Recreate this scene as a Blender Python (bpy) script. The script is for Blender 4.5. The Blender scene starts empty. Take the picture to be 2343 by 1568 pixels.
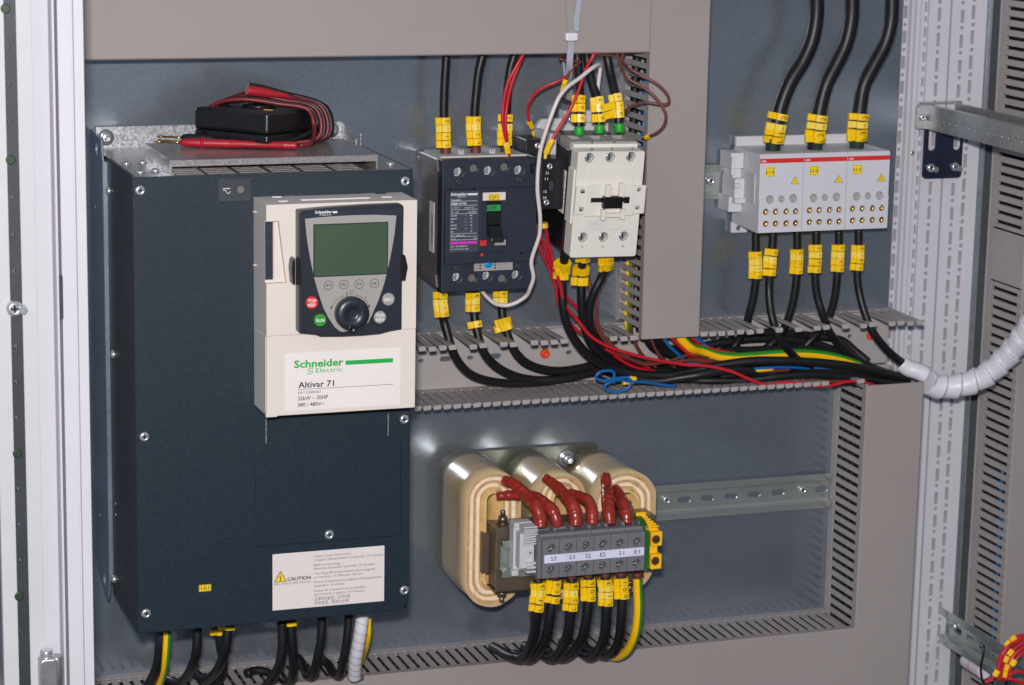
import bpy, bmesh, math, random
from mathutils import Vector, Matrix, noise
random.seed(7)
S = 0.001            # all lengths below are millimetres
D2R = math.radians
scene = bpy.context.scene
# ------------------------------------------------------------------ camera
CX, CY, CZ, YAW, PIT, ROL, FP = -376.12, -2205.51, 293.6, 19.36, -11.87, 1.07, 5704.54
_y, _t, _r = D2R(YAW), D2R(PIT), D2R(ROL)
CF = Vector((math.sin(_y)*math.cos(_t), math.cos(_y)*math.cos(_t), math.sin(_t)))
_rt = Vector((math.cos(_y), -math.sin(_y), 0)); _up = _rt.cross(CF)
CR = math.cos(_r)*_rt + math.sin(_r)*_up
CU = -math.sin(_r)*_rt + math.cos(_r)*_up
CC = Vector((CX, CY, CZ))
camd = bpy.data.cameras.new('camera'); cam = bpy.data.objects.new('camera', camd)
scene.collection.objects.link(cam)
m3 = Matrix((CR, CU, -CF)).transposed()
cam.matrix_world = Matrix.Translation(CC*S) @ m3.to_4x4()
camd.sensor_width = 23.6
camd.lens = FP/2342*23.6
camd.clip_start = 0.05; camd.clip_end = 50
camd.dof.use_dof = True; camd.dof.focus_distance = 2.12; camd.dof.aperture_fstop = 9.0
scene.camera = cam
# ------------------------------------------------------------------ light: dim room plus the camera's own flash
w = bpy.data.worlds.new('World'); scene.world = w; w.use_nodes = True
nt = w.node_tree; bg = nt.nodes['Background']
tc = nt.nodes.new('ShaderNodeTexCoord'); sp = nt.nodes.new('ShaderNodeSeparateXYZ'); cr = nt.nodes.new('ShaderNodeValToRGB')
nt.links.new(tc.outputs['Generated'], sp.inputs[0])
ma = nt.nodes.new('ShaderNodeMath'); ma.operation = 'MULTIPLY_ADD'; nt.links.new(sp.outputs['X'], ma.inputs[0]); ma.inputs[1].default_value = -.55
nt.links.new(sp.outputs['Z'], ma.inputs[2]); mr = nt.nodes.new('ShaderNodeMapRange'); mr.inputs['From Min'].default_value = -.60; mr.inputs['From Max'].default_value = -.02
nt.links.new(ma.outputs[0], mr.inputs[0]); nt.links.new(mr.outputs[0], cr.inputs[0])
cr.color_ramp.elements[0].position = 0.0; cr.color_ramp.elements[0].color = (0.055, 0.055, 0.065, 1)
cr.color_ramp.elements[1].position = 1.0; cr.color_ramp.elements[1].color = (0.62, 0.76, 0.95, 1)
nt.links.new(cr.outputs[0], bg.inputs[0]); bg.inputs[1].default_value = 0.30
fl = bpy.data.lights.new('flash', 'AREA'); fl.shape = 'RECTANGLE'; fl.size = 0.07; fl.size_y = 0.045
fl.energy = 43; fl.color = (1.0, 0.965, 0.95)
flo = bpy.data.objects.new('flash', fl); scene.collection.objects.link(flo)
flo.matrix_world = Matrix.Translation((CC - CR*22 + CU*105)*S) @ m3.to_4x4()
scene.view_settings.view_transform = 'Standard'; scene.view_settings.look = 'None'
scene.view_settings.exposure = 0; scene.view_settings.gamma = 1
# ------------------------------------------------------------------ placing: close-up views of the photograph -> points on real planes
V = {0:(0,0,1),1:(181.5,90.7,.3356),2:(544.4,393.2,.3743),3:(937.5,90.7,.3098),4:(937.5,302.4,.3086),5:(1542.4,0,.3472),
 6:(1542.4,514.1,.3413),11:(967.8,979.9,.3749),12:(1512.2,907.3,.4212),13:(0,0,.5015),14:(0,786.3,.4985),15:(302.4,1361,.3098),
 16:(574.6,1179.5,.1678),17:(937.5,604.9,.2969),21:(1149.2,108.9,.2006),22:(1300.4,544.4,.17363),23:(2056.5,1330.7,.1512),
 24:(2056.5,121,.2315),25:(1179.5,0,.1543),26:(393.2,181.5,.1678),27:(998,423.4,.16586),28:(1572.6,756.1,.24525)}
def ray(v, a, b):
    o = V[v]; return CF + CR*((o[0]+o[2]*a-1171)/FP) - CU*((o[1]+o[2]*b-784)/FP)
def at(v, a, b, Y): d = ray(v, a, b); return CC + d*((Y-CY)/d.y)
def atx(v, a, b, X): d = ray(v, a, b); return CC + d*((X-CX)/d.x)
def atz(v, a, b, Z): d = ray(v, a, b); return CC + d*((Z-CZ)/d.z)
def pix(p):
    q = Vector(p)-CC; z = q.dot(CF); return Vector((1171+FP*q.dot(CR)/z, 784-FP*q.dot(CU)/z))
def vpix(v, a, b): o = V[v]; return Vector((o[0]+o[2]*a, o[1]+o[2]*b))
def rect(v, a0, b0, a1, b1, Y):
    p = at(v, a0, b0, Y); q = at(v, a1, b1, Y); return p.x, q.x, q.z, p.z      # x0,x1,z0,z1
# ------------------------------------------------------------------ materials
def lin(c): return tuple((x/255/12.92 if x/255 <= .04045 else ((x/255+.055)/1.055)**2.4) for x in c)
def mat(name, rgb, rough=.5, metal=0, var=0.12, vscale=60, bump=0, bscale=600, coat=0, stretch=None, spec=.5, var2=None, trans=0, sss=0, rvar=0):
    m = bpy.data.materials.new(name); m.use_nodes = True; t = m.node_tree; b = t.nodes['Principled BSDF']
    c = lin(rgb); co = t.nodes.new('ShaderNodeTexCoord'); src = co.outputs['Object']
    if stretch:
        mp = t.nodes.new('ShaderNodeMapping'); mp.inputs['Scale'].default_value = stretch; t.links.new(src, mp.inputs[0]); src = mp.outputs[0]
    n = t.nodes.new('ShaderNodeTexNoise'); n.inputs['Scale'].default_value = vscale; n.inputs['Detail'].default_value = 6; n.inputs['Roughness'].default_value = .62
    t.links.new(src, n.inputs['Vector'])
    r = t.nodes.new('ShaderNodeValToRGB'); r.color_ramp.elements[0].position = .3; r.color_ramp.elements[1].position = .7
    r.color_ramp.elements[0].color = (*[x*(1-var) for x in c], 1); r.color_ramp.elements[1].color = (*[min(1, x*(1+var)) for x in (lin(var2) if var2 else c)], 1)
    t.links.new(n.outputs[0], r.inputs[0]); t.links.new(r.outputs[0], b.inputs['Base Color'])
    b.inputs['Roughness'].default_value = rough; b.inputs['Metallic'].default_value = metal
    b.inputs['Specular IOR Level'].default_value = spec
    if rvar:
        mr = t.nodes.new('ShaderNodeMapRange'); mr.inputs['From Min'].default_value = .3; mr.inputs['From Max'].default_value = .7
        mr.inputs['To Min'].default_value = max(.02, rough-rvar); mr.inputs['To Max'].default_value = rough+rvar
        n3 = t.nodes.new('ShaderNodeTexNoise'); n3.inputs['Scale'].default_value = vscale*.37; n3.inputs['Detail'].default_value = 5; t.links.new(src, n3.inputs['Vector'])
        t.links.new(n3.outputs[0], mr.inputs[0]); t.links.new(mr.outputs[0], b.inputs['Roughness'])
    if coat: b.inputs['Coat Weight'].default_value = coat; b.inputs['Coat Roughness'].default_value = .12
    if trans: b.inputs['Transmission Weight'].default_value = trans
    if sss: b.inputs['Subsurface Weight'].default_value = sss; b.inputs['Subsurface Scale'].default_value = .004
    if bump:
        n2 = t.nodes.new('ShaderNodeTexNoise'); n2.inputs['Scale'].default_value = bscale; n2.inputs['Detail'].default_value = 3; t.links.new(src, n2.inputs['Vector'])
        bp = t.nodes.new('ShaderNodeBump'); bp.inputs['Strength'].default_value = bump; bp.inputs['Distance'].default_value = .0006
        t.links.new(n2.outputs[0], bp.inputs['Height']); t.links.new(bp.outputs[0], b.inputs['Normal'])
    return m
def zinc(name, rgb, rough, metal, vs, var, patch=None):
    """galvanised sheet: crystal spangle, rolling streaks and faint blotches"""
    m = mat(name, rgb, rough, metal, var=var, vscale=9, stretch=(.8, 1, 1.6), rvar=.05)
    t = m.node_tree; b = t.nodes['Principled BSDF']; co = t.nodes['Texture Coordinate']
    vo = t.nodes.new('ShaderNodeTexVoronoi'); vo.inputs['Scale'].default_value = vs; t.links.new(co.outputs['Object'], vo.inputs['Vector'])
    rgbm = t.nodes.new('ShaderNodeMix'); rgbm.data_type = 'RGBA'; rgbm.blend_type = 'OVERLAY'; rgbm.inputs[0].default_value = patch or .25
    bw = t.nodes.new('ShaderNodeRGBToBW'); t.links.new(vo.outputs['Color'], bw.inputs[0])
    old = b.inputs['Base Color'].links[0].from_socket
    t.links.new(old, rgbm.inputs[6]); t.links.new(bw.outputs[0], rgbm.inputs[7]); t.links.new(rgbm.outputs[2], b.inputs['Base Color'])
    n = t.nodes.new('ShaderNodeTexNoise'); n.inputs['Scale'].default_value = 900; mp = t.nodes.new('ShaderNodeMapping'); mp.inputs['Scale'].default_value = (.12, .12, 1)
    t.links.new(co.outputs['Object'], mp.inputs[0]); t.links.new(mp.outputs[0], n.inputs['Vector'])
    bp = t.nodes.new('ShaderNodeBump'); bp.inputs['Strength'].default_value = .05; bp.inputs['Distance'].default_value = .0003
    t.links.new(n.outputs[0], bp.inputs['Height']); t.links.new(bp.outputs[0], b.inputs['Normal'])
    return m
M = dict(
 plate=zinc('plate_zinc', (153,161,172), .22, .76, 1300, .09, .2),
 galv=zinc('spangled_zinc', (178,178,184), .38, .55, 520, .12, .55),
 shield=zinc('dull_zinc', (172,166,164), .26, .55, 700, .10, .3),
 chassis=zinc('chassis_zinc', (130,142,158), .36, .5, 800, .14, .2),
 darksteel=mat('dark_sheet_steel', (66,62,62), .42, .5, .25, 30, .1, 300, stretch=(1,1,.2)),
 duct=mat('grey_duct_plastic', (156,146,143), .52, 0, .06, 5, .05, 1500, spec=.35),
 duct2=mat('grey_duct_wall', (166,159,158), .5, 0, .05, 30, .05, 1500, spec=.4),
 navy=mat('navy_textured_paint', (28,42,53), .36, 0, .10, 240, .6, 1700, spec=.3),
 navyp=mat('navy_plastic', (38,44,58), .45, 0, .12, 80, .12, 1500, spec=.4),
 cream=mat('cream_plastic', (222,211,203), .5, 0, .02, 20, .04, 1500, spec=.35),
 cream2=mat('off_white_plastic', (224,218,210), .46, 0, .025, 25, .05, 1500, spec=.4),
 keyblack=mat('charcoal_plastic', (38,42,52), .34, 0, .08, 60, .05, 1500),
 faceplate=mat('warm_grey_film', (160,156,152), .4, 0, .04, 40),
 lcd=mat('lcd_green', (66,86,66), .3, 0, .10, 26, coat=.15),
 paper=mat('label_paper', (232,224,220), .5, 0, .02, 30),
 paperc=mat('caution_label', (226,217,213), .45, 0, .015, 30),
 green=mat('green_print', (20,170,70), .5), dkblue=mat('dark_blue_print', (36,38,66), .5),
 ink=mat('black_print', (28,26,30), .5), inkgrey=mat('grey_print', (110,104,106), .5), inkw=mat('white_print', (225,225,230), .5),
 yellow=mat('yellow_marker', (248,198,8), .36, 0, .12, 40, .03, 900, spec=.5, sss=.0), yellow2=mat('pale_yellow_marker', (244,212,84), .34, 0, .04, 120),
 yellowst=mat('yellow_sticker', (246,208,30), .45), black=mat('black_cable_sheath', (26,25,28), .42, 0, .25, 90, .10, 700, spec=.42),
 blackp=mat('black_plastic', (24,23,26), .33, 0, .2, 90, .06, 900, spec=.5),
 matt=mat('dark_void', (10,10,11), .9), red=mat('red_insulation', (196,26,40), .36, 0, .08, 120), redw=mat('dull_red_rubber', (112,30,36), .45, 0, .1, 100),
 redp=mat('red_probe_plastic', (164,22,40), .42, 0, .06, 80), brown=mat('brown_insulation', (108,56,44), .4, 0, .1, 100),
 blue=mat('blue_insulation', (8,98,168), .36, 0, .06, 100), whitew=mat('pinkish_white_insulation', (216,204,202), .4, 0, .03, 80),
 cgreen=mat('green_insulation', (52,148,40), .38, 0, .05, 80), cyel=mat('earth_yellow_insulation', (250,190,14), .36, 0, .05, 80),
 shrink=mat('red_brown_shrink_sleeve', (146,44,34), .27, 0, .25, 70, .9, 210, coat=.25), brownsl=mat('brown_sleeve', (104,48,38), .5, 0, .1, 90),
 greencap=mat('green_cap', (38,160,44), .42, 0, .06, 60), dkgreen=mat('dark_green_sleeve', (34,54,36), .45, 0, .2, 60),
 steel=mat('bright_zinc_screw', (214,217,222), .24, .75, .10, 200, .05, 500), steel2=mat('dull_steel', (176,176,176), .34, .75, .15, 90, .1, 400),
 brass=mat('brass', (214,170,90), .25, 1, .1, 200), railm=mat('zinc_rail', (184,190,186), .22, .72, .12, 40, .05, 200, stretch=(.2,1,1)),
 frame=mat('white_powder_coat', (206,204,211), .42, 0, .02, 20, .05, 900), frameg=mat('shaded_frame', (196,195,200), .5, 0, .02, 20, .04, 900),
 darkrail=mat('dark_grey_rail', (58,62,68), .5, .3, .15, 30, .1, 300),
 greyp=mat('grey_terminal_plastic', (112,110,116), .5, 0, .05, 60, .05, 900), greylt=mat('light_grey_plastic', (196,196,198), .5, 0, .03, 60, .05, 900),
 abb=mat('pale_grey_plastic', (206,204,210), .48, 0, .02, 40, .04, 900), clear=mat('smoky_grey_plastic', (130,124,120), .3, .35, .1, 40, .1, 300),
 orange=mat('orange_rivet', (226,66,24), .5, 0, .06, 80), magenta=mat('magenta_print', (222,40,190), .5), redpr=mat('red_print', (214,40,34), .5),
 cyan=mat('cyan_dial', (0,150,206), .4), offg=mat('green_flag', (24,150,78), .5), wrap=mat('white_spiral_wrap', (222,218,226), .36, 0, .02, 60, sss=.1),
 film=mat('varnished_tan_film', (212,190,148), .2, 0, .26, 22, .5, 45, coat=.6, stretch=(1,2,.5), var2=(190,165,128)),
 paperin=mat('wound_insulation_paper', (236,216,188), .6, 0, .12, 160), wood=mat('pressboard', (214,180,120), .6, 0, .15, 100, .1, 300),
 filmd=mat('brown_winding_edge', (196,156,108), .4, 0, .25, 120),
 core=mat('laminated_core', (104,88,76), .42, .55, .3, 26, .25, 900, stretch=(1,8,1)), coreb=mat('core_bracket', (128,116,102), .35, .75, .22, 30, .1, 300),
 olive=mat('yellow_passivated_plate', (134,134,112), .3, .8, .16, 30, .05, 300, var2=(120,126,124)), tie=mat('nylon_tie', (196,200,214), .3, 0, .03, 60, trans=.25, sss=.2),
 blueplate=mat('blue_steel_bracket', (62,68,92), .24, .7, .25, 14), capwhite=mat('white_tube', (222,212,222), .4))
# ------------------------------------------------------------------ mesh helpers
class MB:
    def __init__(s, mats=('x',)): s.bm = bmesh.new(); s.mi = 0
    def face(s, vs, sm=False):
        try: f = s.bm.faces.new(vs); f.material_index = s.mi; f.smooth = sm; return f
        except ValueError: return None
    def box(s, x0, x1, y0, y1, z0, z1, mtx=None):
        if x0 > x1: x0, x1 = x1, x0
        if y0 > y1: y0, y1 = y1, y0
        if z0 > z1: z0, z1 = z1, z0
        v = [Vector((x, y, z)) for z in (z0, z1) for y in (y0, y1) for x in (x0, x1)]
        if mtx: v = [mtx @ p for p in v]
        v = [s.bm.verts.new(p*S) for p in v]
        for q in ((0,2,3,1),(4,5,7,6),(0,1,5,4),(2,6,7,3),(0,4,6,2),(1,3,7,5)): s.face([v[i] for i in q])
        return s
    def prism(s, pts, plane, a0, a1, mtx=None, smooth=False):
        """pts: 2D outline; plane 'xz' extruded along y, 'xy' along z, 'yz' along x"""
        def P(p, a):
            q = Vector((p[0], a, p[1])) if plane == 'xz' else Vector((p[0], p[1], a)) if plane == 'xy' else Vector((a, p[0], p[1]))
            return (mtx @ q if mtx else q)*S
        A = [s.bm.verts.new(P(p, a0)) for p in pts]; B = [s.bm.verts.new(P(p, a1)) for p in pts]
        s.face(A); s.face(B[::-1]); n = len(pts)
        for i in range(n): s.face((A[i], B[i], B[(i+1) % n], A[(i+1) % n]), smooth)
        return s
    def lathe(s, prof, org, axis='y', seg=20, mtx=None, caps=True, smooth=True):
        """prof: (radius, position along axis)"""
        R = []
        ax = {'x': lambda r, a, h: (h, r*math.cos(a), r*math.sin(a)), 'y': lambda r, a, h: (r*math.cos(a), h, r*math.sin(a)), 'z': lambda r, a, h: (r*math.cos(a), r*math.sin(a), h)}[axis]
        for r, h in prof:
            R.append([s.bm.verts.new(((mtx @ (Vector(ax(max(r,.01), 2*math.pi*k/seg, h))) if mtx else Vector(ax(max(r,.01), 2*math.pi*k/seg, h))) + Vector(org))*S) for k in range(seg)])
        for a, b in zip(R, R[1:]):
            for k in range(seg): s.face((a[k], a[(k+1) % seg], b[(k+1) % seg], b[k]), smooth)
        if caps: s.face(R[0][::-1]); s.face(R[-1])
        return s
    def cyl(s, org, r, h0, h1, axis='y', seg=20): return s.lathe([(r, h0), (r, h1)], org, axis, seg)
    def tube(s, pts, r, seg=10, stripe=None, caps=True, rf=None, step=2.2):
        P = smooth_path(pts, step); n = len(P); T = [(P[min(i+1, n-1)]-P[max(i-1, 0)]).normalized() for i in range(n)]
        ref = Vector((0, -1, 0)); 
        if abs(T[0].dot(ref)) > .9: ref = Vector((1, 0, 0))
        u = (ref - T[0]*ref.dot(T[0])).normalized(); R = []
        for i in range(n):
            u = (u - T[i]*u.dot(T[i])).normalized(); v = T[i].cross(u)
            rr = r*(rf(i/(n-1)) if rf else 1)
            R.append([s.bm.verts.new((P[i] + (u*math.cos(2*math.pi*k/seg)+v*math.sin(2*math.pi*k/seg))*rr)*S) for k in range(seg)])
        for a, b in zip(R, R[1:]):
            for k in range(seg):
                f = s.face((a[k], b[k], b[(k+1) % seg], a[(k+1) % seg]), True)
                if stripe and f: f.material_index = stripe(k/seg)
        if caps: s.face(R[0]); s.face(R[-1][::-1])
        return s
    def build(s, name, m, parent=None, bevel=0, seg=2, smooth=None):
        bmesh.ops.recalc_face_normals(s.bm, faces=s.bm.faces)
        me = bpy.data.meshes.new(name); s.bm.to_mesh(me); s.bm.free()
        for x in (m if isinstance(m, (list, tuple)) else [m]): me.materials.append(M[x])
        o = bpy.data.objects.new(name, me); scene.collection.objects.link(o)
        if parent: o.parent = parent; o.matrix_parent_inverse = Matrix.Identity(4) if parent.matrix_world == Matrix.Identity(4) else parent.matrix_world.inverted()
        if bevel:
            b = o.modifiers.new('bevel', 'BEVEL'); b.width = bevel*S; b.segments = seg; b.limit_method = 'ANGLE'; b.angle_limit = D2R(35)
        return o
def smooth_path(pts, step=2.2):
    P = [Vector(p) for p in pts]
    if len(P) == 2: P = [P[0], P[0].lerp(P[1], .5), P[1]]
    Q = [P[0]*2-P[1]] + P + [P[-1]*2-P[-2]]; out = []
    for i in range(1, len(Q)-2):
        a, b, c, d = Q[i-1:i+3]; n = max(2, int((c-b).length/step))
        t0 = 0; t1 = max((b-a).length, .01)**.5; t2 = t1+max((c-b).length, .01)**.5; t3 = t2+max((d-c).length, .01)**.5
        for k in range(n):
            t = t1+(t2-t1)*k/n
            A1 = a*((t1-t)/(t1-t0))+b*((t-t0)/(t1-t0)); A2 = b*((t2-t)/(t2-t1))+c*((t-t1)/(t2-t1)); A3 = c*((t3-t)/(t3-t2))+d*((t-t2)/(t3-t2))
            B1 = A1*((t2-t)/(t2-t0))+A2*((t-t0)/(t2-t0)); B2 = A2*((t3-t)/(t3-t1))+A3*((t-t1)/(t3-t1))
            out.append(B1*((t2-t)/(t2-t1))+B2*((t-t1)/(t2-t1)))
    out.append(P[-1]); return out
def cut(o, mb):
    bmesh.ops.recalc_face_normals(mb.bm, faces=mb.bm.faces)
    for f_ in mb.bm.faces: f_.smooth = False
    me = bpy.data.meshes.new('cut'); mb.bm.to_mesh(me); mb.bm.free(); c = bpy.data.objects.new('cut', me); scene.collection.objects.link(c)
    md = o.modifiers.new('cut', 'BOOLEAN'); md.object = c; md.operation = 'DIFFERENCE'; md.solver = 'EXACT'
    others = [(x.name, x.show_viewport) for x in o.modifiers if x.name != 'cut']
    for x in o.modifiers:
        if x.name != 'cut': x.show_viewport = False
    dg = bpy.context.evaluated_depsgraph_get(); new = bpy.data.meshes.new_from_object(o.evaluated_get(dg)); o.modifiers.remove(md)
    for n_, v_ in others: o.modifiers[n_].show_viewport = True
    new.name = o.data.name; o.data = new; bpy.data.objects.remove(c); return o
def tag(o, label=None, cat=None, group=None, kind=None):
    if label: o['label'] = label
    if cat: o['category'] = cat
    if group: o['group'] = group
    if kind: o['kind'] = kind
    return o
def thing(name, loc, label, cat, group=None):
    o = bpy.data.objects.new(name, None); scene.collection.objects.link(o); o.empty_display_size = .01
    o.location = Vector(loc)*S; bpy.context.view_layer.update() if False else None
    o.matrix_world = Matrix.Translation(Vector(loc)*S)
    return tag(o, label, cat, group)
# lettering: every entry (text, origin, width or None, cap height, align, options); one mesh per part
def letters(name, items, m, parent, frame=None):
    """items: (body, x, z, y, width, cap, align, rot, bold)"""
    vs, fs = [], []
    for it in items:
        body, x, z, y, wdt, cap = it[:6]; align = it[6] if len(it) > 6 else 'l'; rot = it[7] if len(it) > 7 else 0; bold = it[8] if len(it) > 8 else 0
        cu = bpy.data.curves.new('t', 'FONT'); cu.body = body; cu.size = 1; cu.offset = bold; cu.resolution_u = 2; cu.fill_mode = 'FRONT'
        ob = bpy.data.objects.new('t', cu); scene.collection.objects.link(ob)
        dg = bpy.context.evaluated_depsgraph_get(); me = ob.evaluated_get(dg).to_mesh()
        if not me or not me.vertices: bpy.data.objects.remove(ob); continue
        xs = [v.co.x for v in me.vertices]; x0, x1 = min(xs), max(xs)
        k = cap/.70; kx = k if not wdt else wdt/(x1-x0)
        ox = -x0*kx if align == 'l' else -(x0+x1)/2*kx if align == 'c' else -x1*kx
        base = len(vs); ca, sa = math.cos(D2R(rot)), math.sin(D2R(rot))
        for v in me.vertices:
            a, b = v.co.x*kx+ox, v.co.y*k
            if rot and align == 'c': b -= cap/2
            a, b = a*ca-b*sa, a*sa+b*ca
            p = Vector((x+a, y, z+b)); vs.append((frame @ Vector((x+a, y, z+b)) if frame else p)*S)
        fs += [[base+i for i in p.vertices] for p in me.polygons]
        ob.evaluated_get(dg).to_mesh_clear(); bpy.data.objects.remove(ob); bpy.data.curves.remove(cu)
    me = bpy.data.meshes.new(name); me.from_pydata([tuple(v) for v in vs], [], fs); me.materials.append(M[m])
    o = bpy.data.objects.new(name, me); scene.collection.objects.link(o)
    if parent: o.parent = parent; o.matrix_parent_inverse = parent.matrix_world.inverted()
    return o
def T(v, a, b, body, a1, cap, Y, align='l', rot=0, bold=0):
    """text whose baseline starts at view pixel (a,b), ends near a1; cap height in view pixels"""
    p = at(v, a, b, Y); k = V[v][2]*(at(0, 1001, 700, Y)-at(0, 1000, 700, Y)).x
    return (body, p.x, p.z, Y, (at(v, a1, b, Y).x-p.x) if a1 else None, cap*k*1.02, align, rot, bold)
def screw(parent, p, r, axis='y', h=2.2, name='screw', m='steel', slot=True, sgn=-1):
    b = MB(); x = Vector(p)
    b.lathe([(r, 0), (r, sgn*h*.35), (r*.86, sgn*h*.75), (r*.5, sgn*h), (r*.42, sgn*h*.72)], x, axis, 18)
    o = b.build(name, m, parent)
    if slot:
        c = MB(); q = r*.42; t = r*.11
        if axis == 'y':
            c.box(x.x-q, x.x+q, x.y+sgn*h*.74, x.y+sgn*h*.86, x.z-t, x.z+t); c.box(x.x-t, x.x+t, x.y+sgn*h*.75, x.y+sgn*h*.87, x.z-q, x.z+q)
        elif axis == 'z':
            c.box(x.x-q, x.x+q, x.y-t, x.y+t, x.z+sgn*h*.74, x.z+sgn*h*.86)
        else: c.box(x.x+sgn*h*.74, x.x+sgn*h*.86, x.y-q, x.y+q, x.z-t, x.z+t)
        c.build('recess', 'matt', o)
    return o
def rrect(x0, x1, z0, z1, r, n=4):
    out = []
    for cx_, cz_, a0 in ((x1-r, z1-r, 0), (x0+r, z1-r, 90), (x0+r, z0+r, 180), (x1-r, z0+r, 270)):
        for k in range(n+1):
            a = D2R(a0+90*k/n); out.append((cx_+r*math.cos(a), cz_+r*math.sin(a)))
    return out
# ================================================================== the setting: mounting plate
b = MB(); b.box(-160, 800.7, 0, 3, -640, 320); tag(b.build('mounting_plate', 'plate', bevel=1), kind='structure')
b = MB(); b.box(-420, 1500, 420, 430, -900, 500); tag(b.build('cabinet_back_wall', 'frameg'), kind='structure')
# ------------------------------------------------------------------ left cabinet frame and door edge (close to the camera)
def LX(px, Y=-350): return at(0, px, 60, Y).x
t = thing('cabinet_upright', (-80, -350, -420), 'white powder coated cabinet frame upright with long grooves, left of the drive', 'cabinet frame')
Z0, Z1 = -460, 260
b = MB()
prof = [(33,-352),(66,-356),(68,-352),(70,-350),(109,-348),(111,-342),(113,-342),(118,-351),(123,-351),(125,-336),(128,-336),(130,-352),(161,-352),(163,-349),(165,-349),(167,-352),(189,-352),(192,-349)]
pts = [(LX(p, -350), y) for p, y in prof]; pts = pts + [(pts[-1][0], -305), (pts[0][0], -305)]
b.prism(pts, 'xy', Z0, Z1); b.build('upright_profile', 'frame', t)
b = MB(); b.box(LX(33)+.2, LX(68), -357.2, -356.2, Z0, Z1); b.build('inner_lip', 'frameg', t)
p = at(0, 130, 630, -352.6); q = at(0, 137, 731, -352.6)
MB().prism(rrect(LX(126)-1.2, LX(130)+.3, q.z, p.z, 1), 'xz', -353.2, -352).build('slot_insert', 'darkrail', t)
t = thing('door_edge', (-115, -352, -420), 'dark grey perforated stiffening strip along the glazed door edge at far left', 'door strip')
o = MB().box(LX(2)+1, LX(33), -358, -353, Z0, Z1).build('perforated_strip', 'darkrail', t)
c = MB()
for v, a, bb in [(13,38,212),(13,40,385),(13,43,558),(13,55,902),(13,58,1072),(13,63,1240),(14,72,12),(14,73,176),(14,77,342),(14,84,668),(14,88,832),(14,91,996),(14,94,1322),(14,95,1484)]:
    p = at(v, a, bb, -358); c.cyl((p.x, 0, p.z), 1.7, -362, -350, 'y', 14)
cut(o, c)
for v, a, bb in [(13,25,40),(13,48,730),(14,80,505),(14,88,1160)]:
    p = at(v, a, bb, -358); MB().lathe([(3.6, 0), (3.6, -.5), (2.9, -.8)], (p.x, -358, p.z), 'y').build('plug', 'dkgreen', t)
MB().box(LX(-30), LX(2)+1, -358, -350, Z0, Z1).build('glazing_bead', 'greylt', t)
p = at(0, 35, 705, -358); screw(t, (p.x-1, -358, p.z), 6.2, 'y', 6); MB().lathe([(3.4,0),(3.2,-7)], (p.x+5, -359, p.z-.5), 'y', 6).build('square_nut', 'steel', t)
t = thing('hinge', (-100, -360, -375), 'cast grey door hinge with hex bolt on the white frame, bottom left corner', 'hinge')
x0, x1, z0, z1 = rect(0, 88, 1502, 150, 1600, -362)
MB().prism(rrect(x0, x1-7, z0, z1, 3), 'xz', -372, -356).build('hinge_leaf', 'steel2', t, bevel=1)
MB().lathe([(5.5, z0), (5.5, z1-1), (4.8, z1)], (x1-7, -363, 0), 'z').build('knuckle', 'steel2', t)
p = at(0, 106, 1500, -364); MB().lathe([(4.6, 0), (4.6, 5)], (p.x, -364, p.z), 'z', 6).lathe([(5.8, -1.2), (5.8, 0)], (p.x, -364, p.z), 'z').build('hex_bolt', 'steel', t)
# ------------------------------------------------------------------ right cabinet posts with punched holes
def punch(o, rows):
    c = MB()
    for kind, x, z, w_, h_ in rows:
        if kind == 'c': c.cyl((x, 0, z), w_, 10, 42.0, 'y', 12)
        else: c.box(x-w_/2, x+w_/2, 10, 42.0, z-h_/2, z+h_/2)
    return cut(o, c)
YP = 20
def PX(a): return at(5, a, 0, YP).x
t = thing('cabinet_post', (830, YP, -560), 'white perforated corner post beside the mounting plate, behind the conduit', 'cabinet post', 'perforated white cabinet posts')
prof = [(1470,20),(1490,20),(1492,19),(1546,19),(1548,24),(1560,24),(1563,18),(1580,18),(1583,22),(1592,22),(1595,18),(1612,18),(1616,22),(1628,22),(1632,19),(1652,19),(1656,24),(1682,24),(1684,20),(1822,20)]
pts = [(PX(p), y) for p, y in prof]; pts += [(pts[-1][0], 45), (pts[0][0], 45)]
o = MB().prism(pts, 'xy', -620, 330).build('post_profile', 'frame', t)
rows = []; xa, xb, xc = PX(1525), PX(1668), PX(1752); z = 300
while z > -600:
    rows += [('c', xa, z, 1.7, 0), ('b', xa, z-12.5, 4.2, 12.5), ('c', xc, z-3, 2.0, 0), ('b', xc, z-15.5, 3.4, 13.5), ('b', xb, z-8, 4, 10), ('b', xb, z-20, 4, 5)]; z -= 25
punch(o, rows)
p = at(5, 1568, 1010, 18); screw(t, (p.x, 18, p.z), 2.6, 'y', 1.2)
t = thing('cabinet_post', (890, YP, -560), 'white perforated post of the neighbouring cabinet, right of the dark joint line', 'cabinet post', 'perforated white cabinet posts')
prof = [(1835,20),(1990,20),(1992,22),(2040,22),(2042,26),(2084,26)]
pts = [(PX(p), y) for p, y in prof]; pts += [(pts[-1][0], 50), (pts[0][0], 50)]
o = MB().prism(pts, 'xy', -620, 330).build('post_profile', 'frame', t)
rows = []; xa, xb = PX(1905), PX(1978); z = 296
while z > -600:
    rows += [('c', xa, z, 1.9, 0), ('b', xa, z-13.5, 4.0, 13), ('c', xb, z+3, 2.1, 0), ('b', xb, z-9.5, 4.6, 13.5)]; z -= 25
punch(o, rows)
MB().box(PX(1822)+.3, PX(1835)-.3, 26, 44, -620, 330).build('joint_seal', 'matt', t)
t = thing('steel_side_strip', (912, 30, -560), 'grey zinc sheet edge between the white post and the far right duct', 'metal strip')
MB().box(PX(2086)+.5, PX(2150)-4, 30, 34, -620, 330).build('sheet', 'chassis', t)
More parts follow.
